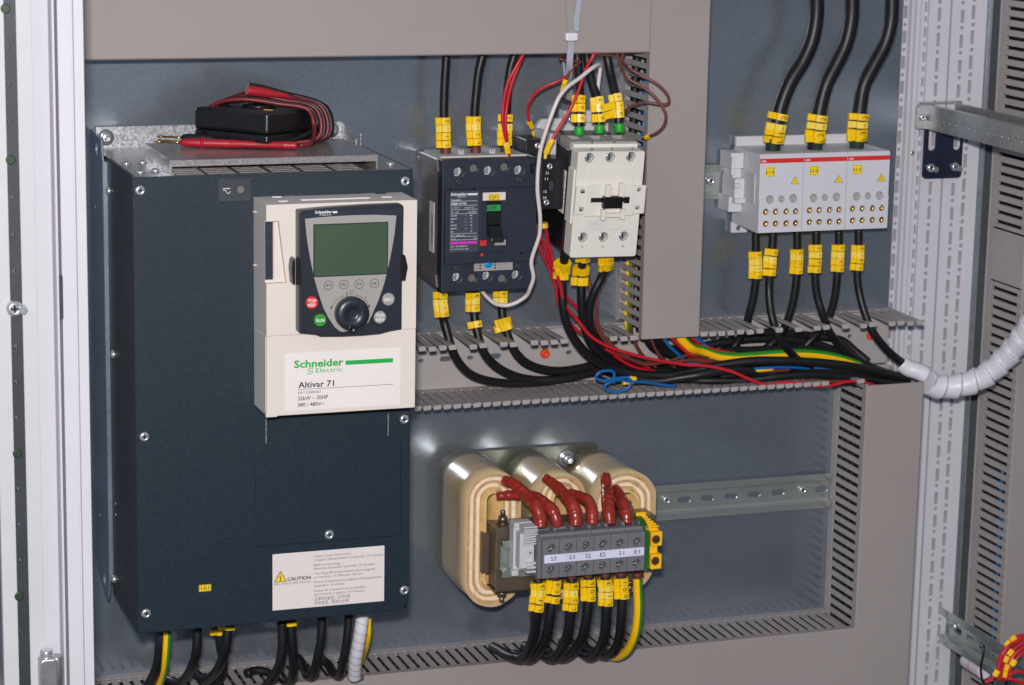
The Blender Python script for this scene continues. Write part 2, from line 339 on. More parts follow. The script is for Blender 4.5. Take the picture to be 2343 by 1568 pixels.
MB().box(PX(2115), PX(2128), 27, 30, -620, 330).build('folded_edge', 'steel2', t)
# ------------------------------------------------------------------ perforated cross rail along the cabinet depth
t = thing('support_arm', (835, 0, 5), 'perforated zinc support arm reaching towards the viewer, upper right', 'support arm')
za, zb = at(24, 330, 540, 0).z-1, 0
L0, L1 = 8, -420
def arm_z(y): return 21.5, -3.0
z1, z0 = 21.5, -2.5
o = MB().box(833, 834.6, L1, 3, z0, z1).build('side_face', 'steel2', t)
c = MB(); y = -22
while y > -330: c.cyl((0, y, 8.5), 1.9, 825, 840, 'x', 12); y -= 12.5
cut(o, c)
MB().box(834.6, 868, L1, L0, z0, z0+1.6).build('bottom_face', 'steel2', t)
MB().box(868, 869.6, L1, L0, z0, z1+1).build('far_face', 'steel2', t)
MB().box(834.6, 841, L1, L0, z1-1.6, z1).build('upper_lip', 'steel2', t)
p = at(24, 235, 637, 2); screw(t, (828.6, 1.9, p.z), 3.6, 'y', 3)
MB().prism([(822,-.5),(823.5,-2.4),(834.6,-2.5),(834.6,21.5),(825,22.5),(822,20)], 'xz', 2, 3.6).build('end_tab', 'steel2', t)
MB().prism([(832,0),(876,0),(876,2),(832,1.2)], 'xz', 8, 16, Matrix.Translation((0,0,21.5))).build('top_clip', 'steel2', t)
t = thing('angle_bracket', (850, 14, -50), 'dark blue reflecting bracket plate with two long holes and two screws, under the support arm', 'bracket')
x0, x1, z0, z1 = rect(24, 262, 700, 612, 1235, 12)
o = MB().prism(rrect(x0, x1, z0, z1, 4), 'xz', 12, 15).build('plate', 'blueplate', t)
c = MB()
for a0, b0, a1, b1 in ((300,720,362,968),(545,760,610,960)): q = rect(24, a0, b0, a1, b1, 12); c.prism(rrect(*q, 3.4), 'xz', 5, 20)
cut(o, c)
for a, bb in ((305,1135),(545,1125)): p = at(24, a, bb, 12); screw(t, (p.x, 12, p.z), 4.6, 'y', 4.5)
for a, bb in ((345,1150),(580,1140)): p = at(24, a, bb, 12); MB().lathe([(3.2,0),(3.0,-5)], (p.x, 12, p.z), 'y', 6).build('bolt', 'railm', t)
# ------------------------------------------------------------------ DIN rails
def rail(x0, x1, zc, y, parent_label=None, slots=(), name='mounting_rail', parent=None, h=35, origin=None, m='railm'):
    t = parent or thing(name, (x0, y, zc), parent_label, 'mounting rail', 'slotted zinc mounting rails')
    hh = h/2; pr = [(y, zc+hh-5),(y-1, zc+hh-5),(y-1-0, zc+hh-5)]
    prof = [(y, zc-hh*.66),(y, zc+hh*.66),(y-6.5, zc+hh*.66),(y-6.5, zc+hh),(y-7.5, zc+hh),(y-7.5, zc+hh*.66-1),(y-1, zc+hh*.66-1),(y-1, zc-hh*.66+1),(y-7.5, zc-hh*.66+1),(y-7.5, zc-hh),(y-6.5, zc-hh),(y-6.5, zc-hh*.66)]
    o = MB().prism(prof, 'yz', x0, x1).build('rail_profile', m, t, bevel=.35)
    if slots:
        c = MB()
        for sx, sw in slots: c.prism(rrect(sx-sw/2, sx+sw/2, zc-3, zc+3, 2.6), 'xz', y-3, y+3)
        cut(o, c)
    return t
pz = [at(12, a, bb, -1) for a, bb in ((135,555),(262,545),(390,530),(515,525),(645,515),(880,492),(-125,570),(-250,580))]
t = rail(330, 742.4, (at(12,300,465,-7).z+at(12,300,650,-7).z)/2-0, 0, 'slotted zinc mounting rail running right from the transformer to the lower duct', [(p.x-2, 14) for p in pz], h=36)
for a, bb in ((765,505),(25,560)): p = at(12, a, bb, -1); screw(t, (p.x, -1, p.z), 4.6, 'y', 4)
zr = (at(5,220,1100,-7).z+at(5,220,1305,-7).z)/2
p = at(5, 350, 1180, -1); t = rail(562.8, 770, zr, 0, 'short zinc mounting rail stub between the grey duct and the distribution blocks', [(p.x, 12)], h=34)
p = at(5, 235, 1190, -1); screw(t, (p.x, -1, p.z), 4.6, 'y', 4)
t = rail(310, 503, at(4, 975, 690, -6).z+12, 0, 'zinc mounting rail carrying the breaker and the contactor, mostly hidden', [], h=35)
# ------------------------------------------------------------------ cable ducts
YD = -72.3
def fingers(mb, axis, c0, c1, fixed, th, y0=-11, y1=-70.5, pitch=10.0, wd=6.3, skip=(), tip=True, sgn=1, keep=None, phase=0):
    """row of side wall fingers. axis 'x': fingers spaced along x, wall at z=fixed; axis 'z': spaced along z, wall at x=fixed"""
    n = int(abs(c1-c0)/pitch); out = []
    for i in range(n+1):
        c = c0 + phase + i*pitch
        if c+wd/2 > c1 or any(a < c < b_ for a, b_ in skip): continue
        j = random.uniform(-.25, .25)
        if axis == 'x':
            mb.box(c-wd/2, c+wd/2, y1, y0, fixed-th/2+j*.3, fixed+th/2+j*.3)
            if tip: mb.prism([(c-wd/2-.6, fixed+.6), (c-wd/2+.2, fixed+1.9), (c+wd/2-1.2, fixed+1.9), (c+wd/2+.6, fixed+.4), (c+wd/2+.2, fixed-1.9), (c-wd/2+.3, fixed-2.6)], 'xz', y1-3.2, y1-.02)
        else:
            mb.box(fixed-th/2, fixed+th/2, y1, y0, c-wd/2, c+wd/2)
    return mb
def duct_wall(name, parent, axis, c0, c1, fixed, th=1.5, m='duct2', **k):
    b = MB()
    if axis == 'x': b.box(c0, c1, -10.98, 0, fixed-th/2, fixed+th/2)
    else: b.box(fixed-th/2, fixed+th/2, -10.98, 0, c0, c1)
    fingers(b, axis, c0, c1, fixed, th, **k)
    return b.build(name, m, parent, bevel=.25, seg=1)
def cover(parent, x0, x1, z0, z1, y=YD, lip='x', name='cover'):
    """channel shaped lid: front face plus two short returned lips"""
    b = MB()
    if lip == 'x': prof = [(x0, y+9), (x0, y+1.2), (x0+1.2, y), (x1-1.2, y), (x1, y+1.2), (x1, y+9), (x1-1.6, y+9), (x1-1.6, y+1.7), (x0+1.6, y+1.7), (x0+1.6, y+9)]; b.prism(prof, 'xy', z0, z1)
    else: prof = [(y+9, z0), (y+1.2, z0), (y, z0+1.2), (y, z1-1.2), (y+1.2, z1), (y+9, z1), (y+9, z1-1.6), (y+1.7, z1-1.6), (y+1.7, z0+1.6), (y+9, z0+1.6)]; b.prism(prof, 'yz', x0, x1)
    return b.build(name, 'duct', parent)
# top horizontal duct
t = thing('cable_duct', (220, 0, 85), 'wide grey cable duct with closed lid across the top of the panel', 'cable duct', 'closed grey cable ducts')
cover(t, -140, 502.4, 84.6, 185, lip='z'); MB().box(-140, 504, -1.5, -.02, 86, 183).build('base', 'duct2', t)
duct_wall('slotted_wall', t, 'x', -140, 504, 87.2, y1=-70.5, tip=False, skip=((280,380),(395,500)))
# upper column
c1z = at(0, 1466, 777, YD).z
t = thing('cable_duct', (533, 0, -170), 'grey vertical cable duct with closed lid, right of the white contactor', 'cable duct', 'closed grey cable ducts')
cover(t, 503.3, 562.6, c1z, 260); MB().box(505, 561, -1.5, -.02, -180, 260).build('base', 'duct2', t)
duct_wall('slotted_wall', t, 'z', -178, 255, 504.9, y1=-70.4, tip=False, pitch=9.8, wd=5.4, phase=4); duct_wall('slotted_wall', t, 'z', -178, 255, 560.9, y1=-70.4, tip=False)
# right lower column
t = thing('cable_duct', (774, 0, -560), 'grey vertical cable duct with closed lid at lower right, below the conduit', 'cable duct', 'closed grey cable ducts')
zt = at(0, 1982, 883, YD).z; cover(t, 742.8, 806.0, -640, zt); MB().box(744.5, 804.4, -1.5, -.02, -640, -241).build('base', 'duct2', t)
duct_wall('slotted_wall', t, 'z', -640, -242, 744.4, y1=-70.4, tip=False, pitch=9.8, wd=5.6, phase=2); duct_wall('slotted_wall', t, 'z', -640, -242, 804.4, y1=-70.4, tip=False)
# bottom horizontal duct
t = thing('cable_duct', (300, 0, -560), 'grey cable duct with closed lid along the bottom, cables entering its slotted top', 'cable duct', 'closed grey cable ducts')
cover(t, -100, 742.3, -570, -493.0, lip='z'); MB().box(-100, 743, -1.5, -.02, -570, -494).build('base', 'duct2', t)
duct_wall('slotted_wall', t, 'x', -100, 742, -494.6, y1=-70.4, tip=False, pitch=9.9, wd=6.2)
# far right duct of the neighbouring cabinet
t = thing('cable_duct', (950, 20, -560), 'grey vertical cable duct at the far right edge, in the neighbouring cabinet', 'cable duct', 'closed grey cable ducts')
cover(t, 922, 985, -640, 330, y=-52.3); MB().box(920.5, 984, 18.5, 19.9, -640, 330).build('base', 'duct2', t)
b = MB(); b.box(921.5, 923.1, 9, 20, -640, 330)
z = -636
while z < 328:
    if not (-160 < z < -108): b.box(921.5, 923.1, -50.4, 8.98, z, z+6.1)
    z += 9.8
b.box(921.5, 923.1, -50.4, 8.98, -161, -105)
o = b.build('slotted_wall', 'duct2', t)
MB().box(930, 972, 2, 16, -640, 330).build('dark_duct_fill', 'matt', t)  # near-black block standing for cables and their shade behind the slots
tag(MB().box(905, 1400, 46, 50, -640, 330).build('neighbour_mounting_plate', 'plate'), kind='structure')
# middle open duct: lid off
ZM1, ZM0 = -182.4, -238.6
t = thing('open_cable_duct', (290, 0, -240), 'grey horizontal cable duct with its lid off, full of black cables, fingers bent over', 'cable duct')
o = MB().box(240, 801, -1.8, -.03, ZM0, ZM1).build('base', 'duct2', t)
c = MB()
for a, bb, ww, hh in ((85,745,26,15),(275,730,50,22),(465,720,28,16),(660,708,48,24),(1225,680,28,18),(865,690,10,6)):
    p = at(17, a, bb, -1.8); k = .2969*.385; c.prism(rrect(p.x-ww*k, p.x+ww*k, p.z-hh*k, p.z+hh*k, min(ww, hh)*k*.85), 'xz', -5, 2)
for a, bb in ((1495,745),(1175,750)): 
    p = at(6, a, bb, -1.8); c.cyl((p.x, 0, p.z), 2.4, -5, 2)
cut(o, c)
keepX = []
b = MB(); b.box(240, 801, -10.98, 0, ZM1-.8, ZM1+.8)
for v, lst in ((17, [(95,650),(175,648),(255,642),(330,632),(490,622),(565,618),(725,608),(800,608),(960,605),(1037,602),(1112,600),(1190,597),(1570,568),(1650,565),(1725,560)]),
               (6, [(200,735),(258,732),(318,727),(380,722),(445,715),(510,712),(575,708),(705,700),(835,690),(960,683),(1020,683),(1150,672),(1270,668),(1330,662),(1460,670),(1520,665),(1585,660),(1645,655)])):
    for a, bb in lst:
        xx = at(v, a, bb, -73).x; keepX.append(xx)
        jz = random.uniform(-.5, .5); zz = ZM1 - 0.2
        b.prism([(-11, ZM1+.7), (-70, zz+.8+jz), (-70, zz-.8+jz), (-11, ZM1-.7)], 'yz', xx-3.1, xx+3.1)
        b.prism([(xx-4.1, zz+.4+jz), (xx-3.1, zz+1.6+jz), (xx+2.6, zz+1.6+jz), (xx+3.9, zz+.2+jz), (xx+3.3, zz-3.0+jz), (xx-3.0, zz-3.2+jz)], 'xz', -73.4, -70.05)
b.build('upper_finger_wall', 'duct2', t, bevel=.25, seg=1)
b = MB(); xs = [at(17, 90+75*0, 1090, -73).x]
x = 243.5; b.box(240, 741, -10.98, 0, ZM0-1.4, ZM0+.2)
while x < 741:
    if not (702 < x < 727):
        b.prism([(-11, ZM0+.1), (-70, ZM0+.3), (-70, ZM0-1.3), (-11, ZM0-1.3)], 'yz', x-3.9, x+3.9)
        b.prism([(x-4.3, ZM0-.2), (x-2.8, ZM0+1.7), (x+3.4, ZM0+1.9), (x+4.2, ZM0+.9), (x+3.6, ZM0-2.2), (x-3.0, ZM0-2.9)], 'xz', -73.6, -70.05)
    x += 9.65
b.build('lower_finger_wall', 'duct2', t, bevel=.3, seg=1)
def rivet(v, a, bb, Y, r, lab):
    p = at(v, a, bb, Y); b = MB().lathe([(r, 0), (r, -1.6), (r*.8, -3), (r*.35, -3.2), (r*.3, -2.4)], (p.x, Y, p.z), 'y', 24)
    return tag(b.build('push_rivet', 'orange'), lab, 'rivet', 'orange plastic rivets')
rivet(17, 1038, 688, -1.9, 4.6, 'round orange plastic rivet in the open duct base below the breaker')
rivet(6, 1312, 745, -1.9, 4.2, 'orange plastic rivet half hidden by a cable at the right end of the open duct')
# ================================================================== the drive
dr = thing('frequency_drive', (120, 0, -392), 'large dark blue variable speed drive with cream front panel and display, at left', 'motor drive')
YF = -190
front = MB().prism([(0,0),(240,0),(240,-384),(232,-392),(0,-392)], 'xz', YF, YF+1.6).build('front_plate', 'navy', dr, bevel=1.0)
# knock-out panel seam: slightly raised sheet
def P2(v, L, Y): return [(at(v, a, bb, Y).x, at(v, a, bb, Y).z) for a, bb in L]
pts = P2(0, [(584,1025),(607,1021),(609,940),(888,940),(890,1003),(917,1005),(916,1225),(582,1253)], YF)
x0 = pts[0][0]; pts[0] = (pts[0][0], pts[0][1]); pts[-1] = (pts[0][0], pts[-2][1])
MB().prism(pts, 'xz', YF-1.5, YF-.02).build('lower_access_panel', 'navy', dr, bevel=.7)
for a_, b0_, b1_ in ((608.5, 952, 1016), (888, 946, 998)):
    p = at(0, a_, b0_, YF-1.8); q = at(0, a_, b1_, YF-1.8); MB().box(p.x-.35, p.x+.35, YF-1.9, YF-1.52, q.z, p.z).build('pale_edge_strip', 'galv', dr)  # thin zinc-toned strip along each upright step of the panel
MB().box(0, 1.5, YF+1.62, -70, -392, 0).build('side_panel', 'darksteel', dr)
MB().box(238.5, 240, YF+1.62, -5, -392, 0).build('side_panel', 'darksteel', dr)
MB().box(1.6, 238.4, -7, -5, -392, -1.5).build('back_panel', 'darksteel', dr)
# rear chassis (heatsink) with mounting ears
o = MB().prism([(-2,-382),(-2,8),(-8,17.5),(-62,14.5),(-69,-3),(-69.9,-381),(-64,-397),(-58,-402),(-8,-385)], 'yz', -3.6, -2).build('chassis_side', 'chassis', dr)
c = MB(); p = atx(13, 447, 678, -2); c.cyl((0, -42, p.z), 6.5, -10, 5, 'x'); p = atx(14, 487, 1080, -2); c.cyl((0, -48, p.z), 6, -10, 5, 'x')
for z in (-48, -330): c.cyl((0, -30, z), 2.2, -10, 5, 'x')
cut(o, c)
MB().box(-3.6, .0, -72, -70.1, -380, -3).build('chassis_edge', 'chassis', dr)
o = MB().box(2.5, 228, -4.5, -3, -60, 18.8).build('mounting_bracket', 'galv', dr)
for a, bb in ((242,315),(757,297)):
    p = at(0, a, bb, -5)
    b = MB().lathe([(7.2,0),(7.2,-1.6),(3,-1.7)], (p.x,-4.5,p.z), 'y', 24); w_ = b.build('washer', 'railm', dr)
    MB().lathe([(4.7,-1.7),(4.7,-5.5),(4.2,-6),(2.6,-6)], (p.x,-4.5,p.z), 'y', 6).build('hex_nut', 'steel', dr)
    MB().lathe([(2.5,-6),(2.5,-12),(2.0,-12.6)], (p.x,-4.5,p.z), 'y', 14).build('stud', 'steel', dr)
p = at(1, 392, 771, -5); screw(dr, (p.x, -4.5, p.z), 2.6, 'y', 2)
MB().prism([(226,-2),(228.5,17),(228.5,17)], 'xz', -5, -4.6) if False else None
o = MB().prism([(-4.5,18.8),(-50,8),(-52,-2),(-4.5,-2)], 'yz', 228.1, 229.8).build('bracket_wing', 'galv', dr)
c = MB(); c.cyl((0, -26, 2), 4.5, 220, 235, 'x'); cut(o, c)
MB().box(237, 238.4, -34, -32, .2, 11).build('side_tab', 'galv', dr)
# top plate with grille
top = MB().box(1.6, 238.4, YF+1.7, -5, -1.6, 0).build('top_plate', 'shield', dr)
c = MB(); gx = []
xs_ = [38, 64.5, 92, 119.5, 147, 174.5]
for i, x in enumerate(xs_):
    for k in range(5): c.box(x, x+23.5, -183.5+k*10, -177+k*10, -4, 3)
cut(top, c)
MB().box(34, 206, -186.5, -130, -14, -12.5).build('heat_sink_cover', 'galv', dr)
b = MB()
for k in range(18): b.box(36, 204, -186+k*3.2, -185.2+k*3.2, -12.4, -3)
b.build('heatsink_fins', 'galv', dr)
for a, bb in ((320,850),(430,843),(415,910),(517,900),(2120,853)): p = atz(1, a, bb, 0); screw(dr, (p.x, p.y, 0), 3.9, 'z', 2.6, sgn=1)
for a, bb in ((320,436),(926,415),(330,999),(924,959),(334,1403),(924,1350),(752,1222)):
    p = at(0, a, bb, YF); screw(dr, (p.x, YF - (1 if a == 752 else 0), p.z), 4.3, 'y', 2.8)
for a, bb in ((252,437),(262,811),(264,1325)): p = atx(0, a, bb, 0); screw(dr, (0, max(-185, p.y), p.z), 3.4, 'x', 3.6)
for z in (-300, -310): screw(dr, (0, -90, z-4), 1.2, 'x', .6, slot=False)
MB().box(-.3, 2.2, YF+2, -80, -.2, .9).build('panel_flange', 'darksteel', dr)
# shield plate on spacers (drip cover)
sh = MB(); zS = 12
sh.prism([(33,0),(33,zS-.05),(33.05,zS),(210.95,zS),(211,zS-.05),(211,.2),(209.6,.2),(209.6,zS-1.4),(34.4,zS-1.4),(34.4,0)], 'xz', -182, -70)
sh.box(33.5, 210.5, -183.2, -181.98, zS-5.2, zS-.2)
sh.build('drip_cover', 'shield', dr, bevel=.15)
MB().prism([(34,.3),(36,.3),(36,1.4),(34,1.4)], 'xz', -182, -75).build('cover_foot', 'galv', dr)
# power-line mark label
x0, x1, z0, z1 = rect(1, 945, 952, 1168, 1097, YF-.3)
lb = MB().prism(rrect(x0, x1, z0, z1, .8), 'xz', YF-.35, YF-.02).build('indicator_label', mat_ := 'inkgrey', dr); lb.data.materials[0] = M['darkrail']
p = at(1, 1098, 1022, YF); MB().lathe([(3.1,0),(3.0,-.5)], (p.x, YF-.35, p.z), 'y').build('indicator_window', 'brownsl', lb).data.materials[0] = M['inkgrey']
p = at(1, 1003, 1035, YF-.4); k = .128
b = MB(); b.box(p.x-25*k, p.x+24*k, YF-.5, YF-.36, p.z+15*k, p.z+20*k)
b.tube([(p.x-22*k, YF-.5, p.z+4*k), (p.x-8*k, YF-.5, p.z+6*k), (p.x+6*k, YF-.5, p.z-14*k), (p.x+16*k, YF-.5, p.z-14*k), (p.x+26*k, YF-.5, p.z)], .32, 6, step=.3)
b.build('line_symbol', 'inkw', lb)
# small yellow tag 1A1
x0, x1, z0, z1 = rect(0, 455, 1339, 483, 1352, YF-.3)
st = MB().box(x0, x1, YF-.3, YF-.02, z0, z1).build('identification_tag', 'yellowst', dr)
letters('lettering', [T(0, 460, 1350.3, '1A1', 478, 8.2, YF-.36)], 'ink', st)
b = MB()
for q in ((x0+.4,x1-.4,z1-.55,z1-.3),(x0+.4,x1-.4,z0+.3,z0+.55),(x0+.4,x0+.65,z0+.55,z1-.55),(x1-.65,x1-.4,z0+.55,z1-.55)): b.box(q[0], q[1], YF-.36, YF-.31, q[2], q[3])
b.build('border', 'ink', st)
# ---- caution label
Yc = YF-.3
x0, _, _, z1 = rect(16, 290, 532, 1810, 1165, Yc); _, x1, z0, _ = rect(16, 290, 532, 1810, 1165, Yc)
ca = MB().prism(rrect(x0, x1, z0, z1, .5), 'xz', Yc, YF-.02).build('caution_label', 'paperc', dr)
L = [(862,572,'Avant toute intervention.',1376),(859,624,"Couper l'alimentation et attendre 15 minutes.",1808),(860,693,'Before servicing.',1216),(858,742,'Remove all power and wait 15 minutes.',1690),
 (858,810,'Vor Eingriff ist das Gerät spannungslos',1685),(856,860,'zu machen, 15 Minuten warten.',1525),(860,926,"Prima di intervenire togliere l'alimentazione,",1785),(856,977,'attendere 15 minuti.',1278),
 (858,1045,'Antes de intervenir en el variador,',1572),(855,1094,'desconecte y espere 15 minutos.',1555)]
Yt = Yc-.06
letters('fine_print', [T(16, a, bb, s_, a1, 34, Yt) for a, bb, s_, a1 in L] + [T(16, 833, y_, '-', 845, 34, Yt) for y_ in (574,693,810,926,1045,1163)]
   + [T(16, 308, 957, 'RISK OF ELECTRIC SHOCK', 810, 30, Yt)], 'inkgrey', ca)
letters('chinese_print', [T(16, 862, 1161, '在操作设备前，必须切断', 1352, 40, Yt), T(16, 860, 1220, '所有电源，等待15分钟', 1326, 40, Yt)], 'inkgrey', ca)
letters('caution_word', [T(16, 492, 893, 'CAUTION', 814, 44, Yt, bold=.025)], 'ink', ca)
def warn(v, pts, Y, parent, bolt=True):
    q = [at(v, *p_, Y) for p_ in pts]; q[1].z = q[2].z = (q[1].z+q[2].z)/2
    b = MB().prism([(p_.x, p_.z) for p_ in q], 'xz', Y-.05, Y).build('warning_triangle', 'ink', parent)
    cx_ = sum(p_.x for p_ in q)/3; cz_ = sum(p_.z for p_ in q)/3
    MB().prism([(cx_+(p_.x-cx_)*.84, cz_+(p_.z-cz_)*.84) for p_ in q], 'xz', Y-.1, Y-.055).build('yellow_field', 'yellowst', b)
    h = (q[0].z-q[1].z)*.01
    MB().prism([(cx_+x_*h, cz_+z_*h) for x_, z_ in ((6,38),(-14,6),(-1,8),(-3,-8),(-7,-7),(0,-26),(8,-6),(3,-8),(5,14),(-6,12))], 'xz', Y-.16, Y-.11).build('flash_sign', 'ink', b)
warn(16, [(398,755),(310,914),(487,900)], Yt, ca)
# ---- cream front unit
YC = -235
x0, x1, z0, z1 = rect(2, 172, 206, 1086, 1440, YC)
z1 = -19.4; zs = at(2, 600, 985, YC).z; z0 = -197.4; x0, x1 = 101.2, 230.2
up = MB().prism([(x0, zs+.1),(x0,z1),(x1,z1),(x1,zs+.1)], 'xz', YC, YF-.02).build('upper_cover', 'cream', dr, bevel=.7)
c = MB()
for a0, b0, a1, b1, d_ in ((335,140,750,125,10),(375,168,805,158,9),(205,152,262,150,8),(242,178,302,176,8),(835,131,900,126,8),(875,154,935,150,8)):
    p = atz(2, a0, b0, z1); q = atz(2, a1, b1, z1); ym = (p.y+q.y)/2; c.box(p.x, q.x, ym, ym-d_*.62-2, z1-5, z1+3)
# left status strip pocket
A = at(2, 172, 306, YC); B = at(2, 296, 680, YC)
c.prism([(x0-3, B.z), (at(2,296,680,YC).x, B.z), (at(2,250,306,YC).x, A.z), (x0-3, A.z)], 'xz', YC-3, YC+5)
cut(up, c)
p = at(2, 207, 318, YC+5); q = at(2, 207, 640, YC+5)
ss = MB().box(x0+.1, x0+6.6, YC+4.4, YC+4.97, B.z+2.5, A.z-.8).build('status_strip', 'navyp', up)
letters('status_print', [('88\n88\n88\n—\n88\n88\n88\n88', x0+3.4, A.z-5.2, YC+4.3, 3.4, 1.7, 'c')], 'darkrail', ss)
MB().prism([(x0+7.2, B.z+1), (at(2,290,680,YC).x, B.z+1), (at(2,248,306,YC).x, A.z-1), (x0+7.2, A.z-1)], 'xz', YC+3.4, YC+4.97).build('pocket_floor', 'cream', up)
MB().box(x0-2.4, x0-.02, YF-10, YF-6, -76, -75).build('side_latch', 'cream', up); MB().box(x0-2.4, x0-.02, YF-10, YF-6, -31, -30).build('side_latch', 'cream', up)
lo = MB().box(x0, x1, YC, YF-.02, z0, zs-.1).build('lower_cover', 'cream', dr, bevel=.7)
MB().box(x0-.4, x0+.6, YC+2.5, YF-6, z0+3, zs-1).build('side_ridge', 'cream', lo)
MB().box(x0-.6, x0+9, YC-.5, YC+4, z0-.6, z0+4.2).build('corner_clip', 'cream', lo, bevel=.4)
q = [at(2, a, bb, YC) for a, bb in ((1027,1270),(1027,1322),(1060,1297))]
b = MB(); 
for i in range(3):
    A_, B_ = q[i], q[(i+1) % 3]; b.tube([(A_.x, YC-.05, A_.z), (B_.x, YC-.05, B_.z)], .18, 5)
b.build('arrow_mark', 'cream', lo)
MB().box(*[at(2,293,215,YC).x, at(2,330,215,YC).x], YC-.7, YC-.02, at(2,293,245,YC).z, at(2,293,214,YC).z).build('latch_tab', 'cream', up, bevel=.3)
Y1 = YC-.25
xa, xb, za, zb = rect(2, 287, 1112, 990, 1421, Y1)
nl = MB().box(xa, xb, Y1, YC-.02, za, zb).build('name_label', 'paper', lo)
Y2 = Y1-.06
letters('maker_name', [T(2, 342, 1200, 'Schneider', 645, 42, Y2, bold=.03), T(2, 475, 1229, 'Electric', 638, 27, Y2)], 'green', nl)
x0_, x1_, z0_, z1_ = rect(2, 657, 1155, 947, 1165, Y2); MB().box(x0_, x1_, Y2-.05, Y2, z0_, z1_).build('green_bar', 'green', nl); b = MB()
p = at(2, 441, 1218, Y2); k = .3743*.357
b.tube([(p.x+22*k, Y2, p.z+17*k), (p.x-3*k, Y2, p.z+17*k), (p.x-14*k, Y2, p.z+4*k), (p.x-8*k, Y2, p.z-2*k), (p.x+14*k, Y2, p.z+2*k), (p.x+14*k, Y2, p.z-10*k), (p.x+2*k, Y2, p.z-18*k), (p.x-20*k, Y2, p.z-17*k)], 2.6*k, 6, step=.6)
b.build('emblem', 'green', nl)
letters('type_print', [T(2, 368, 1322, 'Altivar 71', 587, 34, Y2, bold=.018), T(2, 366, 1360, '6W1133000367', 507, 15, Y2), T(2, 365, 1398, '22kW – 30HP', 550, 22, Y2, bold=.012), T(2, 365, 1437, '380 / 480V~', 528, 21, Y2, bold=.012)], 'dkblue', nl)
p = at(2, 366, 1333, Y2); q = at(2, 947, 1297, Y2); MB().box(p.x, q.x, Y2-.04, Y2, p.z-.12, p.z+.22).build('rule', 'dkblue', nl)
# ---- keypad
YK = -247.5
kp_pts = P2(2, [(372,240),(560,222),(800,208),(1003,200),(1014,213),(1010,480),(1003,700),(1001,963),(930,975),(868,992),(760,1002),(640,1008),(505,1009),(478,998),(373,987)], YK)
kp = MB().prism(kp_pts, 'xz', YK, YC-.02).build('keypad', 'keyblack', dr, bevel=1.6, seg=3)
MB().prism(P2(2, [(372,262),(560,243),(800,228),(1003,224),(1003,268),(800,262),(600,270),(410,288),(372,300)], YK), 'xz', YK-.3, YK-.01).build('brand_strip', 'navyp', kp)
letters('maker_name', [T(2, 470, 256, 'Schneider', 574, 15, YK-.4, bold=.03), T(2, 514, 269, 'Electric', 572, 9.5, YK-.4)], 'inkw', kp)
x0_, x1_, z0_, z1_ = rect(2, 578, 242, 606, 253, YK-.4); b = MB().box(x0_, x1_, YK-.42, YK-.36, z0_, z1_)
p = at(2, 503, 262, YK-.4); b.tube([(p.x+.9, YK-.4, p.z+.7), (p.x-.5, YK-.4, p.z+.5), (p.x+.4, YK-.4, p.z-.2), (p.x-.8, YK-.4, p.z-.8)], .18, 5, step=.3)
b.build('emblem', 'inkw', kp)
fp = MB().prism(P2(2, [(408,288),(500,278),(600,271),(700,266),(830,263),(967,268),(955,380),(938,480),(918,580),(890,690),(855,790),(815,880),(795,920),(740,960),(640,978),(622,975),(590,950),(550,890),(520,830),(490,740),(462,640),(438,520),(420,410)], YK), 'xz', YK-.55, YK-.02).build('faceplate', 'faceplate', kp)
x0_, x1_, z0_, z1_ = rect(2, 459, 320, 914, 631, YK)
zt_ = at(2, 690, 314, YK-.6).z; zb_ = at(2, 690, 636, YK-.6).z
MB().box(x0_, x1_, YK-.75, YK-.56, zb_, zt_).build('screen_frame', 'keyblack', fp)
MB().box(x0_+.9, x1_-.9, YK-.85, YK-.76, zb_+.9, zt_-.9).build('screen', 'lcd', kp)
def button(v, a, bb, r, m, txts=(), ink='inkw', h=1.4, cap=12, name='button', split=False, y=YK-.56):
    p = at(v, a, bb, y); rr = r*V[v][2]*.36
    b = MB().lathe([(rr, 0), (rr, -h*.6), (rr*.86, -h)], (p.x, y, p.z), 'y', 28).build(name, m, kp)
    for i, s_ in enumerate(txts):
        dz = 0 if len(txts) == 1 else (.36*rr if i == 0 else -.36*rr)
        letters('button_print', [(s_, p.x, p.z+dz, y-h-.05, rr*(1.25 if len(txts) > 1 else 1.3 if len(s_) > 2 else .95), rr*(.42 if len(txts) > 1 else .5 if len(s_) > 2 else .6), 'c', .001, .02)], ink, b)
    if split: MB().box(-rr*.85, rr*.85, -.05, 0, -.12, .12, Matrix.Translation((p.x, y-h-.02, p.z)) @ Matrix.Rotation(-.35, 4, 'Y')).build('divider', ink, b)
    return b
for a, bb, s_ in ((553,695,'F1'),(646,690,'F2'),(740,687,'F3'),(833,683,'F4')):
    o = button(2, a, bb, 29, 'keyblack', h=.3); p = at(2, a, bb, YK-.9); rr = 26*.3743*.36
    f2 = MB().lathe([(rr, 0), (rr, -.35)], (p.x, YK-.85, p.z), 'y', 28).build('key_cap', 'faceplate', o)
    letters('button_print', [(s_, p.x, p.z, YK-1.25, rr*1.0, rr*.62, 'c', .001, .01)], 'ink', o)
YB = YK-.02
button(2, 450, 800, 40, 'redpr', ('STOP', 'RESET'), split=True, y=YB); button(2, 501, 907, 40, 'cgreen', ('RUN',), y=YB)
button(2, 918, 779, 40, 'inkgrey', ('ESC',), y=YB).data.materials[0] = M['faceplate']; button(2, 866, 889, 40, 'inkgrey', ('FWD', 'REV'), split=True, y=YB).data.materials[0] = M['faceplate']
p = at(2, 700, 870, YK-6); rr = 106*.3743*.358
